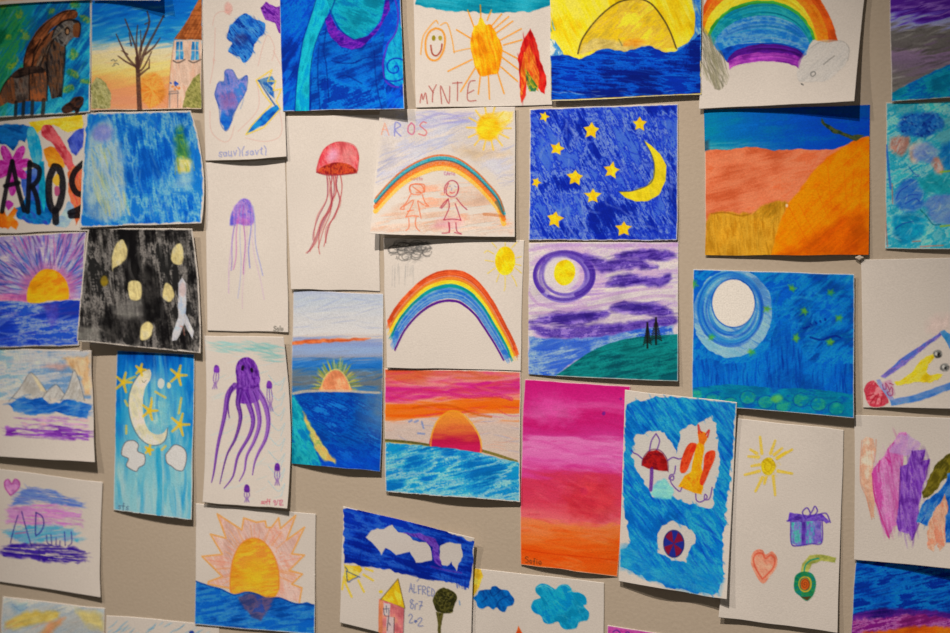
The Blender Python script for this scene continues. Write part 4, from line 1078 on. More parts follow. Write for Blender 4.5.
for k in range(60):
    r = rng.uniform(22, 37)
    t0 = rng.uniform(0, 6.3); L = rng.uniform(1.2, 2.6)
    pts = [(hc[0] - 3 + (r * .92 - .5) * math.cos(t0 + L * f), hc[1] - 3 + r * 1.02 * math.sin(t0 + L * f)) for f in np.linspace(0, 1, 8)]
    s.line(pts, rng.uniform(1.2, 2.6), [(20, 100, 180), (40, 130, 190), (14, 70, 160), (80, 160, 200)][k % 4], .6, mask=b, fade=True)
s.part('white_moon')
b = s.ell(mc[0] - .5, mc[1], 21.5, 24, -.1, rag=.5); s.put(b, (226, 210, 194))
s.lines([[(mc[0] - .5 + 21.8 * math.cos(t), mc[1] + 24.3 * math.sin(t)) for t in np.linspace(0, 6.3, 40)]], 1.3, (14, 70, 150), .7, sm=False)
for x, y in ((228, 272), (10, 385), (163, 445), (-63, 175), (325, 190), (370, 285), (478, 208), (512, 310), (475, 405), (342, 385), (-90, 290)):
    s.part('green_star')
    c = z(x, y)[0]
    s.wash(s.poly(star(*c, 4.4, rng.uniform(0, 1), .6), rag=2, edge=2.6), [(120, 176, 50), (50, 150, 100)], a=.85)
s.part('dotted_arc'); s.lines([z(370, 350, 395, 342), z(398, 333, 402, 336), z(418, 326, 421, 330), z(436, 320, 438, 325), z(455, 312, 457, 317), z(398, 385, 440, 395, 490, 380, 515, 385)], 2, (10, 36, 120), .8)
s.part('green_ground')
b = s.below(z(-100, 590, 0, 578, 100, 572, 250, 585, 400, 590, 560, 610)) * s.inset(.6, .5)
s.wash(b, [(10, 110, 150), (16, 130, 150), (14, 90, 150)], ang=3, L=14, W=5)
for k in range(9):
    x, y = z(-60 + k * 70, 615 + (k % 3) * 14 + k * 3)[0]
    s.wash(s.ell(x, y, 7.5, 6.5, rag=1, edge=3) * b, [(20, 140, 140), (60, 160, 120), (16, 120, 140)], a=.8)
    s.lines([[(x + 8 * math.cos(t), y + 7 * math.sin(t)) for t in np.linspace(.3, 5.5, 14)]], 1, (8, 60, 140), .6, sm=False, mask=b)
s.wash(s.ell(*z(265, 628)[0], 6, 4, rag=1, edge=3), [(110, 180, 90), (90, 170, 110)], a=.9)

# ---- purple night over a green hill
s = sheet('painting', 'painting of a yellow moon in purple clouds over a green hill with two dark firs', 'painting',
          [529, 242.8, 678.6, 241.2, 677.6, 381.2, 528, 374.5], lift=(0, 0, 4, 1), base=.8, belly=2)
z = Z(510, 230)
s.part('painted_sky')
s.wash(s.inset(.4, .3), [(206, 184, 190), (216, 200, 190), (190, 160, 186)], ang=-8, L=40, W=7)
for p in (z(75, 80, 200, 60, 400, 62, 600, 60, 660, 58), z(75, 300, 200, 290, 340, 270, 480, 240, 640, 225), z(80, 330, 240, 320, 400, 290, 560, 262, 650, 262), z(75, 250, 110, 290, 200, 310, 300, 300)):
    s.line(p, 3.2, (176, 130, 176), .5, grain=.4)
for k in range(26):
    y0 = rng.uniform(255, 345); x0 = rng.uniform(530, 600)
    s.line([(x0, y0), (x0 + rng.uniform(30, 60), y0 - rng.uniform(0, 6))], 2.4, [(170, 130, 180), (190, 160, 190), (150, 110, 170)][k % 3], .4, fade=True)
s.part('moon_halo')
hc = z(215, 180)[0]
for k in range(34):
    r = rng.uniform(21, 30); t0 = rng.uniform(0, 6.3)
    s.line([(hc[0] + r * math.cos(t0 + f), hc[1] + r * .88 * math.sin(t0 + f)) for f in np.linspace(0, 2.4, 12)], 2.6, [(90, 60, 150), (110, 84, 166), (150, 130, 186)][k % 3], .6, fade=True)
s.line([(hc[0] + 30 * math.cos(f), hc[1] + 24 * math.sin(f)) for f in np.linspace(2.4, 8.4, 30)], 3, (76, 46, 140), .8)
s.line([(hc[0] + 28 * math.cos(f), hc[1] + 21 * math.sin(f)) for f in np.linspace(5.6, 7.4, 14)], 5, (70, 40, 136), .8)
s.line([(hc[0] + 29 * math.cos(f), hc[1] + 23 * math.sin(f)) for f in np.linspace(2.4, 3.9, 14)], 4.5, (84, 50, 146), .8)
s.put(s.ell(*z(205, 172)[0], 17.5, 17.5, rag=1, edge=3), (214, 198, 196), .9)
s.part('yellow_moon'); b = s.ell(*z(216, 168)[0], 10.6, 13, .15, rag=.4); s.wash(b, [(238, 200, 30), (244, 208, 50)], ang=60, L=10, W=3)
PU = [(60, 34, 130), (84, 54, 150), (110, 80, 164), (70, 44, 140)]
for p in (z(290, 95, 340, 110, 380, 120, 470, 118, 540, 130, 585, 145, 540, 152, 450, 150, 380, 165, 340, 140), z(420, 102, 470, 88, 540, 82, 610, 85, 652, 102, 610, 118, 540, 116, 480, 108), z(385, 212, 430, 185, 480, 178, 530, 190, 600, 185, 638, 175, 630, 205, 580, 220, 500, 214, 440, 222),
          z(75, 365, 180, 335, 280, 328, 390, 325, 350, 355, 240, 372, 150, 368), z(395, 310, 450, 292, 520, 290, 600, 300, 645, 330, 600, 340, 540, 330, 450, 325), z(80, 385, 200, 390, 350, 375, 480, 365, 645, 350, 640, 372, 520, 395, 400, 420, 280, 430, 140, 420)):
    s.part('purple_cloud')
    b = s.poly(p, sm=True, rag=2, edge=4, grow=.8)
    s.wash(b, PU + [(140, 110, 180)], ang=-6, L=30, W=4, a=.88, k=2.8)
    s.hatch(b, [(44, 20, 110), (130, 96, 176)], -5, 26, 24, 1.5, .5, jit=5, clip=False)
s.wash(s.poly(z(160, 350, 250, 335, 340, 330, 300, 350, 220, 362), sm=True, edge=3), [(44, 24, 110)], a=.7); s.wash(s.poly(z(410, 305, 480, 292, 570, 305, 500, 322), sm=True, edge=3), [(44, 24, 110)], a=.7)
s.part('blue_water')
b = s.poly(z(75, 425, 200, 432, 350, 425, 450, 405, 560, 385, 645, 378, 650, 430, 400, 450, 250, 520, 180, 580, 72, 580), rag=1.5, edge=2)
s.wash(b, [(70, 110, 196), (110, 140, 206), (150, 170, 210), (50, 90, 186)], ang=-14, L=26, W=3.5, k=2.4); s.hatch(b, [(40, 80, 180), (170, 185, 210)], -14, 40, 26, 1.3, .5)
s.part('green_hill')
b = s.below(z(60, 640, 180, 575, 260, 520, 340, 470, 440, 435, 540, 420, 670, 412), rag=.4) * s.inset(.5, .3)
s.wash(b, [(14, 100, 100), (24, 130, 124), (10, 84, 90)], ang=-12, L=40, W=4); s.hatch(b, [(8, 64, 74), (40, 146, 136)], -14, 26, 34, 1.6, .5)
for x, y0, y1, w in ((544, 368, 466, 17), (578, 348, 452, 24)):
    s.part('dark_fir')
    s.line(z(x, y0, x, y1), 2.0, (24, 20, 18), .95, sm=False)
    for k in range(8):
        yy = y0 + (y1 - y0) * (.1 + .09 * k); ww = w * (.25 + .1 * k)
        s.lines([z(x, yy, x - ww, yy + 14), z(x, yy, x + ww, yy + 14)], 1.2, (30, 28, 22), .9, sm=False)

# ---- rainbow with rain cloud and sun
s = sheet('drawing', 'white paper with a crayon rainbow between a grey rain cloud and a yellow sun', 'drawing',
          [383.5, 238, 524.6, 240.5, 521.2, 370.8, 386.6, 367.8], lift=(0, 0, 1, 3), base=.8, bow=(0, -1, 0, 0))
z = Z(350, 230)
s.part('painted_rainbow'); rid = s.cur
cv = lambda a, b, d: smooth([(350 + x / 3.958, 230 + y / 3.958) for x, y in a])
outer = z(147, 358, 180, 305, 240, 235, 310, 180, 385, 158, 450, 165, 510, 205, 570, 285, 620, 380, 650, 440, 669, 492)
inner = z(178, 475, 215, 400, 260, 345, 310, 305, 360, 284, 400, 280, 440, 290, 490, 330, 530, 385, 575, 455, 608, 515)
O = smooth(outer); I = smooth(inner)
n = 60
ro = np.stack([np.interp(np.linspace(0, 1, n), np.linspace(0, 1, len(O)), O[:, i]) for i in (0, 1)], 1)
ri = np.stack([np.interp(np.linspace(0, 1, n), np.linspace(0, 1, len(I)), I[:, i]) for i in (0, 1)], 1)
lerp = lambda f: ro * (1 - f) + ri * f
for nm, f0, f1, cs in (('red_band', 0, .24, [(206, 84, 40), (190, 70, 34), (220, 110, 60)]), ('orange_band', .24, .34, [(226, 140, 50), (220, 120, 50)]), ('yellow_band', .33, .46, [(238, 196, 40), (244, 206, 70)]),
                       ('green_band', .46, .58, [(10, 130, 130), (30, 140, 130)]), ('blue_band', .58, .92, [(60, 120, 196), (110, 150, 206), (40, 100, 190)]), ('purple_band', .955, 1.03, [(90, 30, 120), (110, 50, 140)])):
    s.part(nm, under=rid)
    b = s.poly(list(lerp(f0)) + list(lerp(f1))[::-1], rag=.4)
    s.wash(b, cs, L=8, W=4)
    s.arcfill(list(lerp(f0)), list(lerp(f1)), cs + [tuple(min(255, int(v * 1.15 + 30)) for v in cs[0])], 12, 1.0, .6, mask=b)
    for q in range(6):
        f = rng.uniform(f0, f1); i0 = rng.integers(0, n - 20); i1 = i0 + rng.integers(12, 20)
        s.line(lerp(f)[i0:i1], .9, np.clip(np.array(cs[rng.integers(len(cs))]) * rng.uniform(.8, 1.25), 0, 255), .6, sm=False, mask=b)
for f, c in ((.2, (226, 190, 160)), (.62, (150, 180, 210)), (.75, (180, 195, 215)), (.86, (120, 150, 206))):
    s.line(lerp(f)[4:-4], .8, c, .7, sm=False)
s.line(lerp(1.0), 1.6, (88, 28, 120), .9, sm=False)
for k in range(22):
    f = rng.uniform(.02, .9); q = lerp(f); c = [(206, 90, 50), (226, 140, 60), (238, 196, 60), (20, 136, 136), (80, 130, 196), (120, 156, 206)][min(5, int(f * 6.4))]
    for e0, e1 in ((q[0], q[2]), (q[-1], q[-3])):
        d = (e0 - e1) / np.linalg.norm(e0 - e1) * rng.uniform(1, 5)
        s.line([tuple(e1), tuple(e0 + d)], 1.1, c, .6, sm=False, taper=(1, .5))
s.part('grey_cloud')
b = s.poly(z(145, 60, 200, 40, 300, 42, 326, 70, 310, 115, 270, 130, 230, 128, 180, 115, 150, 90), sm=True)
for k in range(30):
    c = z(rng.uniform(160, 310), rng.uniform(55, 112))[0]
    s.line([(c[0] + 6 * math.cos(t) + t * .8, c[1] + 4 * math.sin(t)) for t in np.linspace(0, 5.5, 14)], .9, (90, 84, 78), .6, mask=b)
s.hatch(b, [(120, 114, 106)], -20, 40, 14, .8, .5, bend=.3)
cid = s.cur
s.part('rain_streaks', under=cid)
for k in range(14):
    x = rng.uniform(165, 275); y = rng.uniform(125, 150)
    s.line(z(x, y, x - 2, y + rng.uniform(30, 85)), .7, (176, 166, 154), .55, sm=False)
s.part('painted_sun'); sid = s.cur
b = s.ell(*z(614, 122)[0], 10, 14.5, rag=.4); s.wash(b, [(240, 200, 30), (236, 190, 30), (246, 214, 60)], ang=60, L=10, W=3)
s.part('sun_rays', under=sid)
for p in ((580, 70, 562, 50), (570, 95, 545, 82, 532, 90), (568, 125, 535, 120), (574, 150, 545, 172), (590, 175, 580, 205), (614, 185, 614, 225, 610, 240), (640, 180, 652, 200, 660, 222), (655, 150, 678, 170), (660, 110, 678, 105), (640, 70, 660, 48), (614, 64, 614, 50), (655, 135, 676, 140)):
    s.line(z(*p), .9, (232, 196, 60), .8)

# ---- beach sunset with yellow rays
s = sheet('painting', 'upright painting of a peach half sun over dark blue water and a sandy shore', 'painting',
          [293.4, 290.2, 383.4, 294, 380, 471.6, 292.2, 463], lift=(0, 0, 5, 1), base=1.0, bow=(0, 1, 0, -1), belly=5)
z = Z(190, 240)
s.part('painted_sky')
m = s.inset(.3, .3)
s.grad(m, [(288, (176, 176, 186)), (300, (190, 190, 192)), (318, (204, 196, 188)), (334, (210, 200, 190)), (337, (206, 190, 176)), (342, (140, 150, 180)), (350, (150, 165, 190)), (357, (150, 150, 160)), (362, (60, 120, 176)), (368, (40, 110, 170)), (374, (110, 120, 126)), (386, (110, 112, 112)), (391, (70, 120, 160))], amp=3, ang=-4, L=34, W=3)
s.hatch(m * (s.Y < 330), [(150, 156, 184), (216, 206, 196)], -5, 50, 26, 1.4, .35)
s.hatch(m * (s.Y > 357) * (s.Y < 392), [(20, 90, 160), (90, 100, 104), (120, 160, 190)], -4, 80, 18, 1.3, .5)
s.part('orange_streak'); s.wash(s.poly(z(398, 402, 480, 392, 600, 390, 715, 388, 690, 398, 560, 404, 450, 412, 398, 414), rag=1, edge=1.5), [(200, 96, 50), (214, 124, 76)], ang=-4, L=16, W=2)
s.part('sun_rays')
for a in range(-180, 1, 6):
    t = math.radians(a + rng.normal() * 2); c = z(578, 590)[0]
    s.line([(c[0] + 13 * math.cos(t), c[1] + 18 * math.sin(t)), (c[0] + rng.uniform(20, 27) * math.cos(t), c[1] + rng.uniform(25, 33) * math.sin(t))], 1.7, [(196, 180, 50), (140, 150, 50), (216, 196, 90)][a // 6 % 3], .7, sm=False, fade=True)
s.part('painted_sun')
b = s.poly(z(518, 600, 525, 565, 545, 530, 578, 514, 605, 530, 628, 570, 634, 600), sm=True, rag=.5); s.wash(b, [(222, 140, 96), (232, 164, 120)], ang=70, L=12, W=3)
s.line(z(520, 598, 525, 562, 545, 528, 578, 512, 606, 528, 630, 570, 634, 598), 1.2, (226, 196, 110), .9)
s.part('sand_line'); s.line(z(398, 612, 450, 600, 520, 598, 620, 598, 700, 604, 750, 606), 3, (206, 180, 150), .85)
s.part('painted_sea')
b = s.below(z(398, 616, 450, 606, 520, 602, 620, 602, 700, 608, 760, 610), rag=.5) * s.inset(.3, .3)
s.wash(b, [(10, 70, 150), (14, 96, 170), (10, 56, 140), (30, 110, 176)], ang=25, L=26, W=6, k=2.4)
xm = np.clip((s.X - 352) / 26, 0, 1) * b * np.clip((446 - s.Y) / 26, 0, 1); s.wash(xm, [(130, 146, 156), (90, 120, 150)], ang=30, L=16, W=4, a=.75)
s.wash(b * np.clip((s.Y - 440) / 24, 0, 1), [(8, 84, 186), (10, 64, 170)], ang=25, L=20, W=4, a=.7)
z = Z(190, 370)
s.part('turquoise_shallows')
b2 = s.poly(z(398, 95, 430, 130, 460, 200, 480, 280, 520, 365, 520, 385, 398, 385), rag=2, edge=2.5); s.wash(b2, [(20, 140, 160), (50, 170, 170), (16, 116, 160)], ang=60, L=14, W=4)
s.part('sandy_shore')
b2 = s.poly(z(445, 165, 470, 195, 500, 250, 530, 300, 575, 358, 575, 375, 520, 350, 490, 310, 470, 250), rag=2, edge=2); s.wash(b2, [(222, 176, 100), (206, 186, 110), (150, 160, 90)], ang=58, L=12, W=2.5)

# ---- octopus
s = sheet('drawing', 'drawing of a big purple octopus with small purple squids around it', 'drawing',
          [204.3, 336, 283, 337, 287, 508.8, 202.5, 502.6], lift=(0, 7, 8, 5), base=1.4, bow=(0, 5.5, 0, 2.5))
z = Z(190, 240)
s.part('green_water_strokes')
s.hatch(s.poly(z(90, 400, 340, 410, 370, 500, 250, 440, 100, 450)), [(120, 180, 170), (150, 194, 184)], 8, 110, 20, 1.2, .42, clip=False)
s.hatch(s.inset(5) * (s.Y > 355), [(170, 200, 196), (180, 204, 204)], -18, 60, 16, 1, .4)
zz = Z(190, 370)
for y in range(20, 480, 60):
    s.line(zz(310, y, 350, y + 40, 375, y + 10, 360, y + 60), .9, (160, 196, 200), .5)
PP = [(84, 30, 120), (110, 50, 146), (140, 84, 166), (96, 36, 130)]
s.part('octopus_head'); hid = s.cur
b = s.poly(z(185, 560, 180, 510, 195, 475, 230, 465, 262, 490, 275, 540, 275, 600, 265, 640, 190, 640), sm=True, rag=.6); s.wash(b, PP, ang=80, L=16, W=3); s.hatch(b, [(70, 20, 110), (150, 100, 176)], 80, 26, 14, 1.2, .5)
for x in (208, 244):
    s.put(s.ell(*z(x, 506 if x < 220 else 516)[0], 1.5, 2.6), (30, 20, 40))
for p, w in ((zz(178, 62, 150, 100, 135, 190, 110, 300, 95, 400, 85, 445), 5.2), (zz(200, 80, 190, 130, 200, 190, 180, 270, 145, 340, 118, 450), 5), (zz(215, 90, 235, 140, 250, 200, 235, 260, 190, 340, 170, 420, 135, 468), 5.4),
             (zz(245, 85, 265, 140, 275, 210, 255, 280, 225, 340, 215, 400, 195, 440), 5.2), (zz(265, 80, 295, 130, 310, 200, 300, 270, 270, 330, 255, 370, 247, 415), 5.6), (zz(165, 70, 150, 130, 155, 190), 3)):
    s.part('octopus_arm', under=hid)
    s.line(p, w * 1.05, PP[rng.integers(3)], .9, taper=(1.15, .12)); s.line(p, w * .4, (150, 100, 180), .55, taper=(1, .1)); s.line([(x + w * .3 * (1 - j / len(p)), y) for j, (x, y) in enumerate(p)], 1, (60, 16, 100), .6, taper=(1, .4))
for c, h, q in ((zz(105, 0), 22, -1), (zz(313, 62), 30, 1), (zz(345, 388), 20, 0), (zz(225, 472), 15, 0)):
    s.part('small_squid')
    x, y = c[0]
    s.wash(s.poly([(x - 2.6, y + 2), (x - 2, y - 3.5), (x, y - 5), (x + 2.4, y - 3), (x + 2.6, y + 2.5)], sm=True, rag=.3), [(90, 34, 126), (120, 60, 150)])
    for d in (-2, 0, 2):
        s.line([(x + d * .9, y + 1.5), (x + d * 1.3 + q * .6, y + h * .4), (x + d * .5 + q * 1.2, y + h * .62), (x + d * 1.1 + q * 1.8, y + h * .85)], .8, (110, 60, 150), .85)
s.part('written_name')
s.text('soff', 261.2, 503.6, 4.4, .85, (196, 80, 96), .8, wide=.9, sp=.12); s.text('9/12', 273.4, 505.0, 5, .85, (190, 84, 110), .8, wide=.8, sp=.15)

# ---- orange pink sunset over sea
s = sheet('painting', 'painting of a red and orange half sun on an olive horizon above turquoise sea', 'painting',
          [384.4, 369, 520.5, 371.4, 519.6, 501.7, 385.2, 491.6], lift=(0, 0, 4, 2), base=1.0, belly=4, wave=2)
z = Z(370, 360)
s.part('painted_sky')
m = s.inset(.8, .6)
s.grad(m, [(368, (206, 90, 50)), (376, (206, 110, 80)), (382, (216, 130, 130)), (388, (196, 40, 120)), (394, (206, 70, 130)), (399, (226, 150, 120)), (402, (226, 120, 40)), (410, (220, 100, 20)), (416, (224, 130, 60)), (420, (210, 180, 160)), (430, (200, 176, 160)), (450, (206, 180, 160))], amp=6, ang=-3, L=40, W=5, tilt=.04)
s.hatch(m * (s.Y < 418), [(216, 110, 50), (196, 30, 110), (226, 150, 120), (206, 90, 60)], -3, 70, 30, 1.6, .4)
s.hatch(m * (s.Y > 418) * (s.Y < 455), [(216, 150, 120), (150, 150, 180), (214, 196, 180)], 6, 60, 20, 1.2, .45)
s.hatch(m * (s.Y < 400), [(226, 150, 130), (190, 50, 90), (206, 100, 60), (216, 60, 140)], 4, 60, 26, 2.4, .4, jit=6)
s.lines([z(155, 245, 165, 238), z(178, 245, 190, 240), z(205, 245, 212, 270), z(190, 290, 215, 292)], 2, (110, 130, 176), .7)
s.part('orange_streak'); s.line(z(170, 190, 250, 178, 320, 182, 420, 215, 480, 225), 2.2, (190, 84, 14), .6); s.line(z(65, 205, 160, 205, 250, 200), 5, (226, 130, 50), .5)
s.part('pink_streak'); s.line(z(80, 155, 160, 130, 260, 125, 380, 145, 500, 140, 560, 155), 4, (190, 24, 110), .6, grain=.5)
s.part('olive_horizon'); s.line(z(58, 318, 150, 325, 240, 338), 2.8, (84, 76, 26), .95); s.line(z(60, 324, 150, 332, 240, 344), 1.2, (190, 170, 60), .6); s.part('olive_horizon'); s.line(z(440, 358, 500, 375, 580, 402), 2.8, (110, 98, 30), .9)
s.part('painted_sun')
b = s.poly(z(240, 342, 246, 290, 268, 240, 310, 206, 350, 208, 395, 245, 425, 290, 438, 330, 438, 368, 340, 352), sm=True, rag=.6)
s.grad(b, [(408, (226, 150, 50)), (424, (216, 130, 60)), (436, (196, 80, 60)), (441, (176, 30, 70)), (452, (196, 40, 90))], amp=3, L=20, W=3)
s.line(z(240, 340, 246, 290, 268, 240, 310, 204, 352, 206, 397, 244, 427, 290, 440, 330, 438, 366), 1.7, (226, 160, 50), .85)
s.part('painted_sea')
b = s.below(z(50, 326, 150, 334, 240, 342, 340, 352, 440, 370, 520, 392, 600, 408), rag=.7) * s.inset(.9, .7)
s.wash(b, [(16, 116, 176), (50, 154, 190), (150, 190, 200), (26, 132, 186)], ang=-12, L=34, W=6, k=2.4); s.hatch(b, [(14, 100, 170), (150, 196, 205), (50, 160, 190)], -12, 80, 26, 1.5, .5)

# ---- pink to orange wash
s = sheet('painting', 'tall painting fading from magenta to pink to orange with no figures', 'painting',
          [524.8, 379.7, 630.2, 386.6, 617.6, 576.2, 520.6, 564.2], lift=(0, 0, 0, 1), base=.8, bow=(0, 0, 0, -1.5), belly=5)
s.part('pink_wash')
m = s.inset(.3, .3)
s.grad(m, [(378, (190, 30, 110)), (398, (196, 44, 120)), (410, (206, 80, 140)), (420, (190, 34, 106)), (436, (196, 60, 130)), (444, (216, 120, 166)), (460, (214, 104, 160)), (470, (206, 70, 130)), (478, (200, 60, 90)), (500, (206, 70, 90)), (520, (220, 110, 110)), (528, (232, 130, 80)), (545, (230, 110, 40)), (558, (226, 90, 24)), (575, (232, 110, 40))], amp=7, ang=4, L=36, W=7)
s.wash(s.ell(553, 410, 22, 14, rag=5, edge=12), [(214, 110, 160), (206, 90, 150)], a=.5); s.wash(s.ell(590, 500, 26, 22, rag=6, edge=12), [(196, 44, 56), (206, 70, 70)], ang=25, L=18, W=4, a=.6)
s.hatch(m * (s.Y > 440) * (s.Y < 475), [(196, 50, 130), (226, 150, 184)], 4, 60, 20, 2.4, .3); s.hatch(m * (s.Y > 475) * (s.Y < 525), [(190, 40, 60), (220, 100, 110)], 14, 60, 20, 2.6, .3)
s.part('orange_wash'); b = m * (s.Y > 524 + (s.X - 520) * .08)
s.hatch(b, [(210, 70, 14), (236, 140, 80), (226, 90, 20)], 6, 70, 26, 2.4, .35); s.line([(522, 549), (545, 553), (575, 556), (615, 560)], 1.3, (190, 60, 10), .6)
s.wash(s.ell(584, 491, 4, 4, rag=1, edge=3), [(200, 50, 90)], a=.5); s.put(s.ell(604, 413, 1.6, 1.8, rag=1), (110, 40, 130), .8); s.put(s.ell(621, 399, 1.3, 1.2), (110, 40, 130), .6)
s.part('written_name'); s.text('Sofie', 525.2, 562.6, 6, .8, (80, 50, 30), .85, slope=.14, wide=.9, sp=.15)

# ---- fantasy creatures in blue
s = sheet('painting', 'blue brushed painting with a red mushroom figure, an orange winged figure and a round emblem', 'painting',
          [625, 390, 737, 402.4, 726.5, 599.8, 618.5, 581], lift=(3, 5, 9, 3), base=1.8, belly=2, wave=4)
z = Z(510, 370)
s.part('blue_brushwork')
b = s.poly(z(470, 130, 520, 120, 580, 105, 640, 105, 760, 110, 900, 125, 890, 240, 872, 420, 856, 570, 842, 700, 848, 800, 828, 884, 740, 884, 640, 862, 570, 838, 500, 806, 436, 776, 438, 712, 480, 690, 455, 560, 440, 420, 450, 300, 452, 170), rag=3)
b = b * s.inset(1.2, 1.5)
s.wash(b, [(14, 110, 180), (30, 136, 196), (60, 160, 204), (18, 120, 190)], ang=50, L=24, W=4, k=2.4)
w1 = s.poly(z(480, 310, 500, 260, 560, 240, 615, 240, 640, 290, 665, 330, 672, 245, 730, 215, 800, 180, 815, 220, 825, 290, 832, 370, 815, 440, 800, 545, 740, 540, 650, 505, 560, 500, 530, 440, 490, 390), rag=3)
z2 = Z(530, 473)
w2 = s.poly(z2(500, 250, 520, 205, 570, 190, 620, 215, 660, 240, 640, 300, 615, 355, 560, 345, 505, 320), rag=2.4)
s.cur = 0
s.put(np.maximum(w1, w2), (213, 196, 178), .96)
s.part('dark_blue_strokes')
s.hatch(b * (1 - np.maximum(w1, w2)), [(10, 64, 160), (14, 90, 180), (20, 70, 166)], 54, 170, 18, 1.6, .6, jit=10)
s.part('light_blue_strokes')
s.hatch(b * (1 - np.maximum(w1, w2)), [(24, 130, 196), (50, 150, 204), (16, 110, 184)], 56, 230, 9, 1.6, .7, jit=9, clip=False)
s.part('pale_blue_wash'); s.wash(s.poly(z(436, 776, 438, 700, 500, 700, 560, 780, 700, 800, 840, 800, 826, 884, 640, 862), rag=4, edge=9), [(30, 140, 200), (70, 165, 206), (20, 120, 190)], ang=20, L=18, W=5, a=.75)
s.part('light_blue_patch')
s.wash(s.poly(z(555, 490, 580, 440, 610, 430, 650, 470, 640, 510, 570, 510), rag=1.5, edge=2), [(120, 190, 210), (140, 200, 214)], a=.9)
s.part('red_mushroom'); mid_ = s.cur
b = s.poly(z(522, 378, 526, 350, 550, 322, 580, 316, 605, 330, 622, 360, 626, 400, 590, 398, 550, 390), rag=.4); s.wash(b, [(150, 24, 26), (176, 36, 34), (120, 20, 30)], ang=20, L=10, W=3)
s.lines([z(522, 378, 526, 350, 550, 320, 582, 314, 607, 330, 624, 362, 626, 402)], 1, (90, 20, 60), .7)
s.part('purple_stem', under=mid_); s.line(z(561, 392, 560, 430, 557, 474), 3.6, (96, 40, 130), .9)
s.part('purple_feelers', under=mid_); s.lines([z(522, 350, 505, 335, 490, 328, 480, 318), z(552, 320, 560, 280, 578, 252), z(582, 315, 592, 280, 580, 255), z(624, 358, 645, 346, 670, 352, 690, 344)], 1.2, (90, 40, 130), .85)
s.part('winged_figure', label='orange figure with pointed ears'); fid = s.cur
b = s.poly(z(742, 240, 775, 250, 780, 275, 768, 300, 760, 380, 765, 420, 765, 470, 760, 492, 720, 485, 690, 470, 665, 460, 690, 420, 715, 400, 735, 300, 748, 285), rag=.8); s.wash(b, [(236, 160, 20), (240, 176, 40), (226, 130, 30)], ang=80, L=14, W=3)
s.wash(s.poly(z(742, 245, 775, 250, 780, 270, 765, 295, 748, 285)), [(216, 116, 40)]); s.lines([z(748, 250, 745, 218, 752, 240, 760, 248), z(775, 255, 788, 238, 782, 265)], 1.6, (190, 40, 40), .9)
for p in (z(705, 295, 730, 288, 738, 300, 720, 350, 695, 405, 672, 400, 680, 350), z(770, 340, 790, 320, 812, 322, 810, 350, 785, 410, 765, 455, 752, 440, 765, 390)):
    s.part('red_wing', under=fid); s.wash(s.poly(p, sm=True, rag=.5), [(206, 64, 34), (222, 90, 46), (190, 50, 30)], ang=-65, L=12, W=3)
s.part('purple_curls'); s.lines([z(655, 380, 650, 410, 635, 415, 630, 430, 645, 435, 648, 420, 635, 425, 640, 450, 670, 480, 680, 465), z(735, 490, 738, 515, 755, 522, 780, 505, 772, 492, 770, 512, 790, 508, 800, 465)], 1.1, (84, 34, 130), .85)
s.part('round_emblem')
c = z2(569, 280)[0]
b = s.ell(*c, 10.2, 13.6, -.1, rag=.4); s.put(b, (40, 50, 130))
for k in range(4):
    t = k * PI / 2 + .5
    s.put(s.poly([(c[0], c[1]), (c[0] + 9.6 * math.cos(t), c[1] + 13 * math.sin(t)), (c[0] + 10 * math.cos(t + .45), c[1] + 13.4 * math.sin(t + .45)), (c[0] + 9.6 * math.cos(t + .85), c[1] + 13 * math.sin(t + .85))]) * b, (140, 26, 50), .9)
s.line([(c[0] + 10.2 * math.cos(t), c[1] + 13.6 * math.sin(t)) for t in np.linspace(0, 6.3, 30)], 1, (30, 30, 90), .8, sm=False)

# ---- sun, gift, heart and green curl
s = sheet('drawing', 'white paper with a small sun, a ribboned gift, a coral heart and green horn', 'drawing',
          [738, 418.3, 843.8, 430, 837.2, 632.8, 718.6, 617], lift=(0, 0, 5, 5), base=1.0)
z = Z(710, 370)
s.part('painted_sun'); sid = s.cur
c = z(230, 382)[0]
s.wash(s.ell(*c, 7.4, 9, rag=.8), [(206, 170, 30), (230, 200, 50), (206, 176, 40)], ang=40, L=6, W=2)
s.line([(c[0] + 3.5 * math.cos(t), c[1] + 5 * math.sin(t)) for t in np.linspace(-1, 4, 16)], 1, (190, 156, 30), .7)
s.part('sun_rays', under=sid); c = z(230, 382)[0]
for p in ((205, 330, 198, 265), (240, 330, 258, 280), (265, 350, 325, 315), (270, 400, 325, 410), (250, 420, 258, 495), (222, 425, 215, 450), (208, 425, 180, 480), (195, 400, 138, 415), (192, 345, 152, 342), (185, 330, 160, 315), (270, 345, 300, 325), (255, 335, 285, 310), (195, 375, 165, 380)):
    s.line(z(*p), 3.0, (230, 190, 50), .85, sm=False, taper=(1.1, .8), grain=.4)
s.hatch(s.ell(*c, 15, 17), [(232, 200, 90), (226, 186, 60)], 0, 26, 6, 1.4, .4, jit=80)
z = Z(710, 473)
s.part('gift_box'); gid = s.cur
b = s.poly(z(322, 190, 440, 190, 443, 275, 400, 282, 350, 288, 320, 276), rag=.6); s.wash(b, [(90, 180, 170), (110, 190, 180), (140, 120, 190), (70, 160, 160)], ang=86, L=14, W=4)
s.hatch(s.poly(z(345, 195, 440, 195, 440, 280, 400, 280)), [(110, 70, 170), (150, 120, 196)], 84, 20, 14, 1.2, .6)
s.part('gift_ribbon', under=gid)
s.wash(s.poly(z(362, 190, 380, 190, 378, 285, 362, 285), rag=.5), [(90, 50, 150), (120, 84, 170)], ang=86, L=10, W=2); s.wash(s.poly(z(410, 190, 440, 190, 440, 270, 415, 280), rag=1), [(110, 70, 166), (150, 120, 190)], ang=86, L=10, W=2, a=.8)
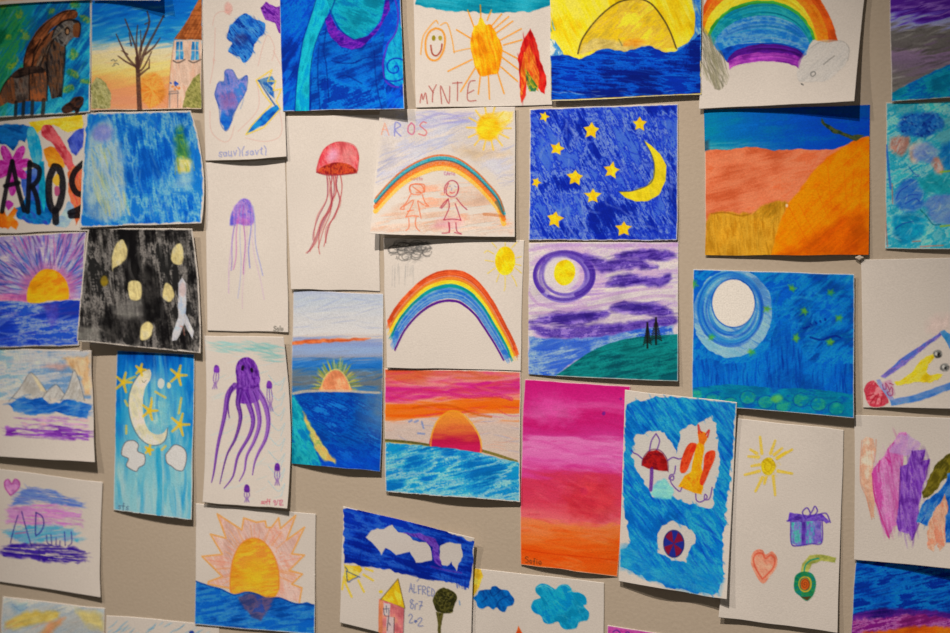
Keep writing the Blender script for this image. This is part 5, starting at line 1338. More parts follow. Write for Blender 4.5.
s.wash(s.poly(z(315, 158, 380, 168, 440, 158, 476, 195, 460, 200, 440, 188, 380, 192, 330, 195, 305, 190), rag=1), [(90, 54, 150), (130, 100, 180), (100, 60, 160)], ang=10, L=8, W=2)
s.lines([z(378, 180, 366, 155, 385, 138, 398, 165, 385, 178, 405, 150, 415, 132, 425, 150, 412, 170), z(305, 190, 330, 180, 355, 165), z(430, 165, 460, 160, 476, 195), z(320, 195, 322, 278, 350, 288, 400, 280, 442, 275, 444, 190)], 1.3, (80, 46, 150), .85)
s.part('coral_heart')
b = s.poly(z(207, 438, 170, 380, 162, 335, 180, 306, 205, 304, 220, 322, 245, 310, 265, 335, 262, 375, 240, 405), sm=True, rag=.5); s.wash(b, [(226, 140, 110), (232, 160, 130)], ang=50, L=10, W=3)
s.lines([z(207, 420, 180, 375, 172, 338, 188, 318, 208, 320, 220, 338, 240, 325, 256, 340, 252, 372, 228, 400, 207, 420)], 1.7, (206, 90, 64), .8)
s.part('green_horn')
b = s.poly(z(358, 400, 365, 360, 395, 325, 440, 322, 500, 335, 495, 355, 440, 348, 405, 360, 385, 400), rag=.5); s.wash(b, [(160, 160, 80), (190, 180, 100)], ang=-10, L=12, W=3)
s.lines([z(372, 395, 378, 365, 400, 345, 430, 338)], 1.4, (20, 140, 120), .9)
b = s.poly(z(332, 440, 340, 405, 370, 390, 405, 400, 420, 435, 412, 475, 395, 500, 380, 506, 360, 490, 338, 470), sm=True, rag=.5); s.wash(b, [(20, 130, 100), (60, 140, 80), (30, 120, 110)], L=6, W=3)
c = z(376, 440)[0]
s.put(s.ell(*c, 6.8, 8.2), (206, 170, 60)); s.put(s.ell(*c, 5.4, 6.8), (40, 120, 90)); s.put(s.ell(*c, 4.6, 5.8), (206, 104, 40))
s.line([(c[0] + .32 * t * math.cos(t), c[1] + .4 * t * math.sin(t)) for t in np.arange(1, 14, .4)], .9, (120, 50, 30), .7)
s.wash(s.poly(z(360, 490, 400, 488, 385, 506)), [(90, 70, 40)])

# ---- feather strokes
s = sheet('painting', 'white paper with pink and purple upright brush strokes and a blue and olive wing shape', 'painting',
          [854.6, 415, 1000, 420, 998, 573, 854.4, 559.6], lift=(0, 0, 17, 1.5), base=1.6, belly=1)
z = Z(850, 410, 4.22)
s.part('peach_strokes')
b = s.poly(z(55, 125, 75, 112, 100, 120, 108, 170, 95, 240, 98, 330, 102, 460, 88, 450, 70, 360, 45, 300, 42, 240), rag=1.4); s.wash(b, [(226, 180, 150), (222, 164, 130), (228, 192, 164)], ang=86, L=26, W=3, a=.85)
s.lines([z(50, 130, 44, 230, 46, 310, 70, 370, 92, 460), z(110, 125, 108, 180, 100, 220)], 1.2, (210, 140, 110), .6)
s.part('pink_strokes')
b = s.poly(z(92, 265, 120, 220, 150, 190, 160, 160, 205, 100, 235, 95, 245, 130, 225, 180, 220, 300, 215, 480, 180, 490, 165, 540, 140, 500, 120, 420, 100, 350), rag=1.6); s.wash(b, [(206, 110, 166), (216, 150, 186), (190, 80, 146)], ang=80, L=30, W=3.5)
s.hatch(b, [(200, 96, 160), (216, 160, 190), (190, 70, 140)], 82, 50, 26, 2.0, .45, jit=4, clip=False)
s.lines([z(95, 270, 102, 350, 125, 430, 150, 500, 165, 540), z(125, 215, 120, 260), z(150, 200, 170, 220)], 1.6, (190, 50, 120), .7)
s.wash(s.poly(z(160, 180, 205, 105, 240, 100, 300, 140, 280, 180, 220, 190), rag=2, edge=2), [(196, 150, 196), (206, 170, 206)], ang=-50, L=14, W=2.5, a=.8)
s.part('purple_strokes')
b = s.poly(z(210, 240, 240, 230, 265, 170, 320, 170, 300, 220, 336, 205, 320, 270, 295, 400, 290, 470, 262, 550, 245, 520, 205, 510, 195, 470, 215, 350), rag=1.6); s.wash(b, [(110, 50, 150), (140, 84, 176), (170, 124, 190), (120, 60, 160)], ang=80, L=30, W=3)
s.lines([z(315, 175, 300, 230), z(333, 208, 318, 290), z(215, 240, 208, 400, 215, 500), z(245, 230, 240, 300), z(290, 480, 262, 548)], 1.5, (84, 24, 130), .7)
s.hatch(b, [(110, 50, 150), (150, 100, 180), (90, 30, 136)], 82, 50, 26, 2.0, .5, jit=4, clip=False)
s.part('olive_wing'); b = s.poly(z(305, 345, 335, 285, 370, 220, 425, 180, 470, 170, 470, 280, 400, 290, 370, 330, 330, 370, 310, 368), rag=1.4); s.wash(b, [(110, 96, 30), (140, 124, 44), (84, 76, 26)], ang=-48, L=14, W=3)
s.part('blue_wing'); b = s.poly(z(282, 475, 300, 400, 330, 375, 380, 340, 405, 300, 410, 265, 560, 240, 600, 500, 440, 575, 420, 560, 400, 560, 395, 450, 355, 430, 325, 490), rag=1.4); s.wash(b, [(20, 90, 170), (50, 120, 190), (110, 150, 190), (20, 80, 160)], ang=-60, L=18, W=4)
s.hatch(b, [(16, 70, 150), (90, 140, 190)], -60, 30, 16, 1.8, .5, clip=False)
s.part('peach_feather'); b = s.poly(z(330, 580, 328, 490, 360, 420, 400, 350, 412, 400, 400, 470, 405, 560, 380, 600, 370, 560, 350, 600), rag=1.6); s.wash(b, [(222, 160, 126), (226, 180, 150), (214, 140, 110)], ang=80, L=22, W=2.5)

# ---- blue and magenta dusk
s = sheet('painting', 'painting of streaky blue sky meeting magenta and orange light, beneath the feather sheet', 'painting',
          [856, 556, 1000, 568, 994, 730, 846, 716], lift=(0, 0, 3, 2), base=.6)
z = Z(840, 545, 7.19)
s.part('painted_sky')
m = s.inset(.4, .4)
s.wash(m, [(10, 60, 150), (14, 100, 180), (24, 120, 190), (8, 50, 136)], ang=-12, L=26, W=4, k=2.4); s.hatch(m * (s.Y < 610), [(8, 44, 130), (50, 140, 196)], -12, 90, 20, 1.5, .45)
s.part('magenta_band')
b = s.below(z(0, 500, 70, 505, 180, 480, 300, 455, 450, 460, 600, 465, 790, 480, 1100, 520), rag=1.5, edge=3) * m
s.wash(b, [(36, 20, 100), (70, 30, 120), (100, 40, 130)], ang=-8, L=24, W=3)
b = s.below(z(0, 530, 120, 525, 250, 530, 400, 510, 560, 500, 790, 530, 1100, 560), rag=2.5, edge=3) * m
s.wash(b, [(130, 36, 110), (156, 60, 130), (180, 110, 160), (120, 30, 110)], ang=-14, L=18, W=2.5, k=2.4)
s.part('orange_light')
b = s.below(z(0, 680, 200, 625, 350, 615, 500, 590, 640, 585, 790, 590, 1100, 600), rag=1.5, edge=3) * m
s.wash(b, [(206, 90, 20), (222, 120, 30)], ang=-6, L=20, W=3)

# ---- mountains
s = sheet('drawing', 'crayon drawing of three white mountains above blue and purple water', 'drawing',
          [-24, 347, 91, 350.5, 94.8, 462.6, -22, 455], lift=(0, 6, 11, 6), base=1.0, belly=3)
z = Z(0, 340)
s.part('painted_sky')
m = s.above(z(-100, 240, 40, 235, 180, 225, 370, 235)) * s.inset(1.5, 1)
s.wash(m, [(120, 156, 190), (176, 186, 196), (210, 200, 190), (140, 170, 196)], ang=-4, L=26, W=5, a=.9)
s.wash(s.poly(z(20, 90, 60, 65, 140, 60, 240, 70, 240, 90, 120, 100), rag=2, edge=4), [(212, 204, 194)], a=.8); s.wash(s.poly(z(160, 105, 230, 90, 290, 95, 240, 120), rag=2, edge=4), [(214, 160, 140)], a=.7)
s.wash(s.poly(z(245, 70, 355, 60, 362, 215, 335, 215, 320, 150, 285, 110), rag=2, edge=4), [(226, 170, 110), (230, 190, 140)], ang=70, L=12, W=3, a=.85)
for p in (z(35, 242, 75, 195, 110, 140, 125, 130, 150, 155, 185, 205, 200, 240), z(168, 228, 195, 195, 222, 176, 248, 205, 270, 235), z(240, 240, 270, 190, 293, 120, 315, 165, 335, 240)):
    s.part('mountain')
    b = s.poly(p, rag=.4); s.wash(b, [(196, 184, 168), (206, 196, 182), (176, 166, 154)], ang=-60, L=10, W=3); s.line(p, .9, (120, 112, 106), .65)
s.wash(s.poly(z(125, 132, 150, 155, 182, 205, 160, 200, 140, 160), edge=2), [(230, 206, 160)], a=.8)
s.part('blue_water')
b = s.poly(z(35, 250, 80, 230, 130, 232, 170, 230, 200, 250, 260, 235, 330, 245, 360, 260, 345, 310, 280, 300, 210, 285, 120, 300, 50, 275), rag=2.4); s.wash(b, [(24, 90, 170), (50, 120, 186), (100, 140, 190)], ang=-6, L=16, W=3)
s.hatch(b, [(14, 80, 160), (130, 160, 200), (30, 100, 176)], -6, 80, 16, 1.4, .5, clip=False)
s.part('purple_water')
b = s.poly(z(50, 305, 150, 300, 250, 305, 345, 315, 350, 350, 240, 345, 100, 345), rag=2.4, edge=3); s.wash(b, [(190, 130, 184), (206, 160, 190), (214, 160, 160)], ang=3, L=18, W=2, a=.8, dry=.3)
b = s.poly(z(25, 345, 120, 350, 240, 345, 350, 360, 355, 400, 250, 395, 120, 380, 20, 380), rag=2.4, edge=2); s.wash(b, [(130, 50, 156), (156, 90, 170), (180, 120, 180)], ang=3, L=20, W=2, dry=.28); s.hatch(b, [(110, 40, 150), (150, 90, 170)], 3, 60, 22, 1.3, .55, clip=False)

# ---- crescent moon and clouds
s = sheet('painting', 'narrow blue painting of a pale crescent moon with yellow stars and two white clouds', 'painting',
          [116.8, 350, 194.7, 354, 191.2, 520.2, 113.8, 510.2], lift=(0, 1, 6, 1), base=1.0, belly=4, bow=(0, 0, 0, -.5))
z = Z(0, 340)
s.part('painted_sky')
m = s.inset(.7, .8)
s.grad(m, [(348, (10, 70, 140)), (362, (14, 100, 170)), (376, (30, 130, 186)), (400, (70, 160, 196)), (440, (110, 176, 200)), (470, (130, 184, 200)), (500, (150, 190, 196)), (520, (150, 186, 190))], amp=14, ang=88, L=30, W=4)
s.wash(m * (1 - np.clip(np.abs(s.X - 155) / 30, 0, 1)) * np.clip((s.Y - 366) / 16, 0, 1) * np.clip((456 - s.Y) / 24, 0, 1), [(190, 200, 196), (140, 186, 200), (200, 204, 196)], ang=88, L=22, W=3, a=.65)
eb = m * np.clip((np.abs(s.X - 154) - 26) / 8, 0, 1) * np.clip((470 - s.Y) / 50, 0, 1); s.wash(eb, [(14, 110, 180), (20, 130, 190)], ang=88, L=20, W=3, a=.8)
s.hatch(m * (s.Y > 425), [(40, 150, 200), (30, 140, 196), (180, 198, 196), (180, 198, 196)], 88, 80, 34, 3.4, .5, jit=5)
s.hatch(m * (s.Y < 420), [(16, 110, 180), (140, 190, 205)], 89, 60, 30, 2.4, .4, jit=4); s.line([(158, 450), (160, 480), (159, 514)], 5, (30, 150, 200), .6)
s.part('crescent_moon')
b = s.poly(z(590, 115, 555, 135, 525, 180, 510, 240, 520, 320, 550, 380, 590, 412, 630, 412, 655, 390, 662, 350, 640, 372, 600, 365, 575, 330, 565, 260, 575, 190, 598, 150), sm=True, rag=.4); s.wash(b, [(216, 204, 176), (226, 212, 170), (210, 200, 184)], ang=70, L=14, W=4)
s.line(z(590, 113, 555, 133, 523, 180, 508, 240, 518, 320, 548, 382, 590, 414, 632, 414, 657, 390, 664, 348), 1, (110, 104, 96), .8); s.line(z(562, 160, 570, 168, 578, 160), .8, (110, 100, 90), .7)
for x, y, r in ((488, 168, 8.5), (705, 140, 8.5), (592, 280, 8), (712, 335, 9.5), (556, 118, 5), (590, 435, 4)):
    s.part('yellow_star'); c = z(x, y)[0]
    for k in range(5):
        t = k * 2 * PI / 5 + .3
        s.line([c, (c[0] + r * math.sin(t), c[1] - r * math.cos(t) * 1.2)], 2.9, (236, 186, 50), .92, sm=False, taper=(1.2, .8))
for p in (z(615, 205, 655, 228), z(600, 230, 598, 265), z(495, 240, 505, 260), z(500, 340, 500, 370), z(655, 420, 640, 435), z(718, 230, 708, 290), z(500, 160, 535, 145)):
    s.part('yellow_streak'); s.line(p, 2.4, (226, 190, 80), .85, sm=False)
s.none()
s.put(s.ell(*z(638, 172)[0], 3.4, 5, rag=.6), (206, 204, 196)); s.put(s.ell(*z(668, 180)[0], 2, 3, rag=.6), (220, 206, 150))
for p in (z(485, 425, 500, 402, 530, 398, 548, 415, 545, 440, 572, 455, 572, 490, 550, 505, 540, 520, 515, 510, 500, 495, 508, 470, 482, 455), z(655, 455, 670, 435, 690, 415, 715, 420, 735, 440, 738, 475, 725, 515, 700, 515, 680, 500, 660, 485)):
    s.part('white_cloud'); b = s.poly(p, sm=True, rag=.4); s.put(b, (212, 202, 190)); s.line(p + [p[0]], 1.0, (104, 98, 92), .85)
s.part('written_name'); z = Z(105, 490, 17.3); s.text('sfs', *z(230, 320)[0], 6, .8, (60, 70, 84), .7, slope=.12)

# ---- pink heart and striped cloud
s = sheet('drawing', 'white paper with a pink heart in the corner and blue and violet stripes', 'drawing',
          [-22, 466, 102.4, 482.6, 100.4, 597.2, -22, 578], lift=(0, 1, 5, 2), base=1.2, bow=(0, -1.5, 0, 0))
z = Z(0, 475, 6.66)
s.part('pink_heart'); b = s.poly(z(70, 135, 35, 85, 32, 45, 55, 30, 78, 55, 100, 28, 128, 45, 128, 80, 100, 115), sm=True, rag=.3); s.wash(b, [(206, 130, 180), (216, 160, 196)]); s.line(z(70, 135, 35, 85, 32, 45, 55, 30, 78, 58, 100, 28, 128, 45, 128, 80, 100, 115, 70, 135), 1.3, (176, 60, 140), .8)
for nm, p, cs, ang in (('blue_stripe', z(75, 185, 130, 130, 180, 90, 300, 95, 430, 130, 540, 180, 540, 215, 430, 195, 300, 185, 180, 190, 60, 205), [(110, 130, 190), (130, 150, 200), (90, 110, 186)], 6),
                       ('pink_stripe', z(55, 215, 200, 195, 350, 195, 520, 220, 550, 260, 540, 340, 400, 330, 250, 330, 50, 325), [(206, 140, 186), (216, 160, 196), (196, 120, 176)], 3),
                       ('turquoise_stripe', z(20, 390, 120, 345, 300, 340, 480, 345, 530, 420, 540, 455, 450, 430, 300, 430, 180, 460, 80, 420), [(90, 170, 196), (110, 176, 200), (140, 160, 200)], -6),
                       ('violet_stripe', z(10, 495, 60, 470, 200, 460, 350, 470, 480, 480, 560, 520, 590, 550, 560, 580, 400, 580, 200, 560, 20, 545), [(64, 40, 140), (90, 60, 156), (50, 24, 126)], 5)):
    s.part(nm)
    b = s.poly(p, rag=3, edge=2.5); s.wash(b, cs, ang=ang, L=22, W=2, dry=.22); s.hatch(b, cs, ang, 100, 15, 1.5, .5, jit=12, clip=False)
s.line(z(100, 390, 170, 382), 1.4, (210, 90, 130), .7)
s.part('written_name')
INK = (48, 34, 120)
s.lines([z(120, 270, 95, 350, 70, 450), z(145, 245, 175, 360, 210, 475)], 1.2, INK, .75); s.lines([z(240, 250, 236, 380, 240, 400), z(240, 250, 280, 275, 292, 330, 270, 380, 240, 405)], 1.3, INK, .8)
s.lines([z(310, 400, 315, 450, 340, 470), z(340, 400, 345, 470), z(375, 420, 372, 470), z(400, 440, 398, 470), z(430, 380, 435, 470), z(475, 380, 478, 450, 455, 472)], 1.1, INK, .7); s.line(z(260, 500, 265, 570), 1.4, INK, .6)

# ---- yellow sky, bottom left corner
s = sheet('painting', 'pale grey and yellow brushed sky painting, lowest at the left edge', 'painting',
          [2.4, 596.8, 105, 608.4, 101, 724, -2, 712], lift=(0, 0, 4, 2), base=.9)
z = Z(0, 473)
s.part('painted_sky')
s.wash(s.inset(1, 1), [(206, 200, 188), (180, 184, 182), (214, 204, 184)], ang=-20, L=30, W=6)
s.part('yellow_cloud'); s.wash(s.poly(z(20, 590, 110, 545, 240, 550, 230, 575, 130, 600, 60, 615, 20, 610), rag=2, edge=4), [(226, 190, 90), (216, 190, 110)], ang=-14, L=18, W=3, a=.9); s.wash(s.poly(z(300, 540, 400, 555, 410, 620, 340, 600), rag=3, edge=6), [(226, 200, 120)], a=.8)
s.part('orange_cloud'); s.wash(s.poly(z(150, 640, 200, 590, 260, 570, 240, 600, 200, 640, 180, 720), rag=2, edge=4), [(222, 160, 100), (216, 140, 96)], ang=-40, L=14, W=3, a=.8); s.none(); s.hatch(s.inset(3) * (s.Y > 620), [(222, 150, 110), (200, 180, 160)], -20, 40, 22, 1.6, .5)
s.part('blue_scribble'); s.wash(s.poly(z(40, 520, 110, 510, 100, 550, 60, 560), rag=2, edge=5), [(140, 170, 186)], a=.6); s.lines([z(50, 520, 80, 545, 110, 530)], .9, (120, 150, 180), .6)

# ---- pencilled sea, bottom
s = sheet('drawing', 'paper with pale blue pencil strokes between the yellow sky sheet and the wave sun', 'drawing',
          [106.2, 615.2, 219, 624.7, 216, 742, 102, 728], lift=(0, 0, 4, 2), base=.7)
z = Z(0, 473)
s.part('blue_pencil_strokes')
s.hatch(s.inset(2, 1), [(110, 170, 196), (150, 190, 204), (60, 140, 180)], -35, 200, 13, 1.2, .6)
s.put(s.ell(*z(758, 632)[0], 2.6, 1.8, rag=.5), (30, 60, 140), .9)

# ---- big sun behind waves
s = sheet('painting', 'painting of a large orange sun with pink spiky rays rising behind blue waves', 'painting',
          [196, 503.3, 315.2, 513.6, 314.4, 634.4, 194.8, 624.5], lift=(0, 1, 3, 2), base=.9)
z = Z(120, 473)
s.part('sun_rays')
b = s.poly(z(480, 480, 430, 455, 348, 440, 350, 430, 405, 410, 325, 330, 405, 322, 358, 242, 420, 258, 385, 162, 482, 225, 490, 178, 540, 195, 575, 190, 580, 215, 600, 215, 628, 178, 635, 220, 695, 168, 660, 265, 730, 215, 680, 320, 730, 325, 670, 385, 722, 400, 680, 440, 720, 455, 710, 512, 640, 500, 600, 490), rag=.6)
s.wash(b, [(222, 176, 156), (226, 190, 172), (220, 164, 140)], ang=60, L=16, W=4)
c = z(535, 370)[0]
s.line(z(430, 455, 348, 440, 350, 430, 405, 410, 325, 330, 405, 322, 358, 242, 420, 258, 385, 162, 482, 225, 490, 178, 540, 195, 575, 190, 580, 215, 600, 215, 628, 178, 635, 220, 695, 168, 660, 265, 730, 215, 680, 320, 730, 325, 670, 385, 722, 400, 680, 440, 720, 455, 710, 512), 1.7, (232, 160, 80), .85, sm=False)
s.radial(*c, 26, 42, 30, [(226, 150, 90), (222, 140, 110)], 1.6, .45, 150, 390, jit=.15, mask=b)
s.part('painted_sun')
b = s.poly(z(440, 475, 436, 420, 448, 340, 478, 282, 520, 258, 565, 270, 605, 320, 628, 390, 630, 460, 600, 495, 520, 478), sm=True, rag=.4)
s.wash(b, [(236, 160, 50), (242, 180, 60), (226, 140, 60)], ang=-8, L=22, W=3); s.hatch(b, [(222, 120, 50), (246, 200, 70)], -8, 60, 18, 1.4, .4); s.wash(s.ell(*z(530, 390)[0], 12, 14, rag=3, edge=10), [(244, 190, 50)], a=.6)
s.line(z(440, 470, 436, 420, 448, 340, 478, 282, 520, 258, 565, 270, 605, 320, 628, 390, 628, 460), 1.5, (226, 140, 60), .8)
s.part('painted_sea')
b = s.below(z(280, 425, 305, 428, 350, 445, 400, 458, 450, 480, 500, 470, 540, 478, 580, 495, 630, 492, 690, 515, 720, 516, 745, 512, 780, 530), rag=.4) * s.inset(.6, .5)
s.wash(b, [(14, 84, 160), (30, 110, 184), (60, 134, 194), (20, 96, 170)], ang=-8, L=26, W=3, k=2.4); s.hatch(b, [(10, 70, 150), (90, 150, 200)], -8, 60, 24, 1.4, .45); s.line(z(298, 428, 350, 446, 400, 460, 450, 482, 500, 472, 540, 478, 580, 496, 630, 494, 690, 516, 768, 522), 1.4, (10, 50, 120), .7)
s.part('sun_reflection'); b = s.poly(z(465, 490, 500, 474, 540, 480, 610, 495, 590, 540, 560, 580, 520, 570, 490, 530), rag=2, edge=2.5); s.wash(b, [(80, 70, 110), (130, 90, 110), (60, 70, 130)], ang=-20, L=12, W=3, a=.8)

# ---- ALFRED with house and tree
s = sheet('drawing', 'drawing of a small house, a dark tree and the name ALFRED under blue sky', 'drawing',
          [343.2, 506, 474.3, 538, 470.5, 655, 340, 622.4], lift=(1, 8, 6, 2), base=1.8)
z = Z(320, 473)
s.part('blue_sky_band')
b = s.poly(z(92, 140, 170, 150, 300, 175, 420, 205, 520, 240, 608, 270, 605, 350, 590, 460, 540, 440, 430, 420, 300, 390, 200, 370, 95, 355), rag=1.8)
w1 = s.poly(z(182, 255, 205, 225, 250, 220, 285, 205, 310, 235, 345, 240, 372, 270, 420, 275, 440, 300, 445, 345, 420, 350, 380, 355, 355, 310, 300, 325, 262, 295, 240, 325, 222, 290), rag=1.4)
w2 = s.poly(z(475, 290, 510, 275, 560, 285, 565, 330, 540, 385, 520, 350, 505, 370, 485, 365, 470, 330), rag=1.4)
s.wash(b, [(10, 40, 140), (20, 70, 170), (50, 100, 184), (12, 50, 150)], ang=15, L=26, W=5, k=2.4); s.hatch(b, [(8, 30, 120), (20, 60, 160)], 70, 40, 14, 1.3, .5, jit=30)
s.cur = 0; s.put(np.maximum(w1, w2), (213, 196, 178), .97)
s.part('violet_streak'); b2 = s.poly(z(330, 235, 400, 240, 460, 262, 470, 300, 480, 370, 450, 355, 445, 290, 400, 262), rag=1.5); s.wash(b2, [(110, 50, 150), (140, 90, 180), (90, 40, 140)], ang=50, L=14, W=2, a=.85); s.lines([z(440, 370, 500, 385, 560, 395)], 2, (110, 50, 150), .6)
s.lines([z(100, 370, 250, 372, 330, 395, 400, 415, 450, 425)], 1, (20, 50, 140), .8); s.hatch(s.poly(z(535, 420, 592, 430, 590, 465, 540, 455)), [(20, 50, 150)], 86, 16, 10, 1, .8)
s.part('yellow_sun'); b = s.poly(z(95, 362, 160, 370, 170, 385, 150, 410, 105, 432, 95, 410), rag=1); s.wash(b, [(232, 190, 50), (226, 200, 110)], ang=30, L=10, W=2); s.lines([z(98, 430, 125, 490), z(152, 425, 174, 470), z(172, 402, 210, 425), z(180, 378, 208, 388), z(95, 410, 88, 460)], 2.2, (236, 196, 60), .85)
s.lines([z(105, 388, 130, 400, 158, 412), z(105, 388, 110, 430, 130, 420, 150, 412), z(100, 372, 110, 385)], 1, (40, 70, 130), .8)
z = Z(375, 565, 9.31)
s.part('small_house'); hid = s.cur
b = s.poly(z(38, 318, 160, 350, 272, 402, 260, 700, 30, 700), rag=.4); s.wash(b, [(206, 110, 110), (216, 130, 126), (222, 150, 120)], ang=86, L=20, W=2.5); s.wash(s.poly(z(38, 318, 75, 330, 65, 700, 28, 700)), [(222, 140, 90)], ang=86, L=16, W=2, a=.8)
s.line(z(272, 400, 262, 700), 1, (110, 80, 84), .7, sm=False); s.line(z(55, 320, 160, 350, 272, 402), 1, (120, 90, 50), .8, sm=False)
s.part('house_roof', under=hid); b = s.poly(z(55, 318, 215, 128, 278, 400, 170, 360), rag=.3); s.wash(b, [(230, 190, 40), (222, 176, 40), (238, 204, 70)], ang=70, L=10, W=3); s.line(z(55, 318, 215, 128, 278, 400), 1, (110, 90, 50), .8, sm=False); s.wash(s.ell(*z(55, 250)[0], 2, 1.6, rag=.8), [(236, 196, 60)])
s.part('house_window', under=hid); s.put(s.poly(z(78, 350, 142, 365, 138, 475, 75, 465)), (214, 200, 190), .9); s.lines([z(80, 400, 90, 465, 125, 475, 130, 420), z(105, 380, 108, 440), z(82, 410, 130, 405)], .9, (90, 90, 100), .8)
s.part('house_door', under=hid); s.put(s.poly(z(110, 480, 178, 490, 172, 700, 100, 700)), (212, 196, 186), .85); s.lines([z(128, 480, 118, 560, 114, 610), z(180, 490, 176, 700), z(132, 540, 142, 560)], 1, (80, 70, 76), .8)
s.part('dark_tree')
b = s.poly(z(545, 360, 535, 320, 565, 250, 620, 215, 670, 215, 745, 260, 765, 320, 740, 380, 720, 440, 660, 450, 580, 440), sm=True, rag=1.4); s.wash(b, [(60, 56, 24), (90, 84, 40), (44, 42, 22), (120, 110, 50)], ang=40, L=8, W=3)
for k in range(20):
    c = z(rng.uniform(580, 720), rng.uniform(250, 410))[0]; s.line([(c[0] + 2.4 * math.cos(t), c[1] + 2.4 * math.sin(t)) for t in np.linspace(0, 5, 10)], .9, [(30, 30, 18), (130, 120, 60)][k % 2], .6, mask=b)
s.wash(s.poly(z(570, 440, 635, 450, 615, 560, 612, 700, 585, 700, 585, 560)), [(60, 54, 26), (110, 100, 50), (76, 68, 32)], ang=86, L=14, W=2)
s.part('written_name')
IK = (96, 104, 150)
for i, ch in enumerate('ALFRED'):
    x, y = z(318 + i * 42, 248 + i * 8)[0]
    s.text(ch, x, y, 8.2 - .2 * i, .9, IK, .8, wide=.62, jit=.03)
s.line(z(390, 150, 410, 128), .9, IK, .7, sm=False)
s.part('written_sum')
s.text('8', *z(325, 402)[0], 8.5, .9, IK, .8, wide=.8); s.lines([z(372, 412, 375, 370, 395, 360)], .9, IK, .8); s.text('7', *z(408, 418)[0], 8, .9, IK, .8, wide=.8); s.text('2', *z(312, 538)[0], 8.5, .9, IK, .8, wide=.8); s.dots(s.ell(*z(378, 520)[0], .9, .9), [IK], 4, 1.3, .9); s.text('2', *z(398, 570)[0], 8.8, .9, IK, .8, wide=.9, slope=.2); s.lines([z(785, 335, 790, 370)], 1.3, (90, 130, 170), .7)

# ---- two blue clouds
s = sheet('drawing', 'white paper with one dark blue cloud and one turquoise cloud, beside the little house drawing', 'drawing',
          [472, 568.2, 603.8, 582.6, 603, 712, 468, 698], lift=(0, .5, 3, 2), base=.8)
z = Z(460, 560, 5.94)
s.part('yellow_strip'); s.wash(s.poly(z(70, 40, 125, 55, 135, 100, 115, 160, 80, 215, 70, 200), rag=.8), [(226, 180, 50), (232, 196, 90)], ang=86, L=16, W=2)
s.part('dark_blue_cloud')
b = s.poly(z(78, 225, 100, 205, 115, 182, 150, 178, 180, 175, 190, 158, 215, 155, 245, 175, 285, 182, 300, 205, 320, 235, 315, 265, 285, 275, 265, 308, 235, 300, 215, 280, 195, 293, 165, 275, 135, 290, 105, 275, 95, 245), sm=True, rag=.6); s.wash(b, [(10, 70, 140), (14, 96, 160), (20, 110, 170)], ang=60, L=8, W=3)
s.lines([z(180, 180, 195, 215, 240, 180), z(215, 280, 235, 240, 285, 215), z(130, 250, 160, 225)], 1, (8, 40, 100), .6)
s.part('turquoise_cloud')
b = s.poly(z(450, 165, 475, 145, 510, 142, 550, 165, 565, 172, 590, 148, 630, 145, 660, 165, 670, 188, 715, 195, 750, 225, 750, 260, 735, 275, 765, 315, 755, 355, 705, 370, 690, 400, 640, 415, 600, 395, 580, 365, 540, 380, 500, 370, 480, 330, 440, 310, 422, 280, 440, 240, 480, 225, 455, 195), sm=True, rag=.7)
s.wash(b, [(20, 146, 180), (40, 164, 190), (14, 130, 176)], ang=60, L=14, W=4, k=2.4); s.hatch(b, [(10, 120, 170), (120, 190, 200)], 50, 30, 14, 1, .5, jit=40)
s.lines([z(455, 165, 500, 150, 550, 175), z(590, 155, 625, 150, 655, 170), z(640, 190, 680, 180), z(490, 340, 520, 370)], 1, (140, 196, 200), .7)
s.part('orange_tip'); s.wash(s.poly(z(330, 440, 348, 392, 375, 440, 372, 520, 328, 520), rag=.5), [(206, 84, 40), (222, 110, 50)])

# ---- pink corner at the bottom edge
s = sheet('painting', 'pink painting of which only a corner shows at the bottom edge', 'painting',
          [607.6, 625.6, 712, 641, 706, 756, 602, 744], lift=(0, 0, 3, 2), base=.8)
s.part('pink_wash'); s.wash(s.inset(.6, .5), [(190, 70, 146), (206, 96, 166), (176, 50, 130)], ang=8, L=24, W=4)
s.part('dark_scribble'); s.lines([[(613, 632), (617, 630), (621, 634)], [(625, 634), (628, 632), (632, 637)]], 1.2, (70, 40, 130), .8)

ROOTS = [q.build() for q in SHEETS]

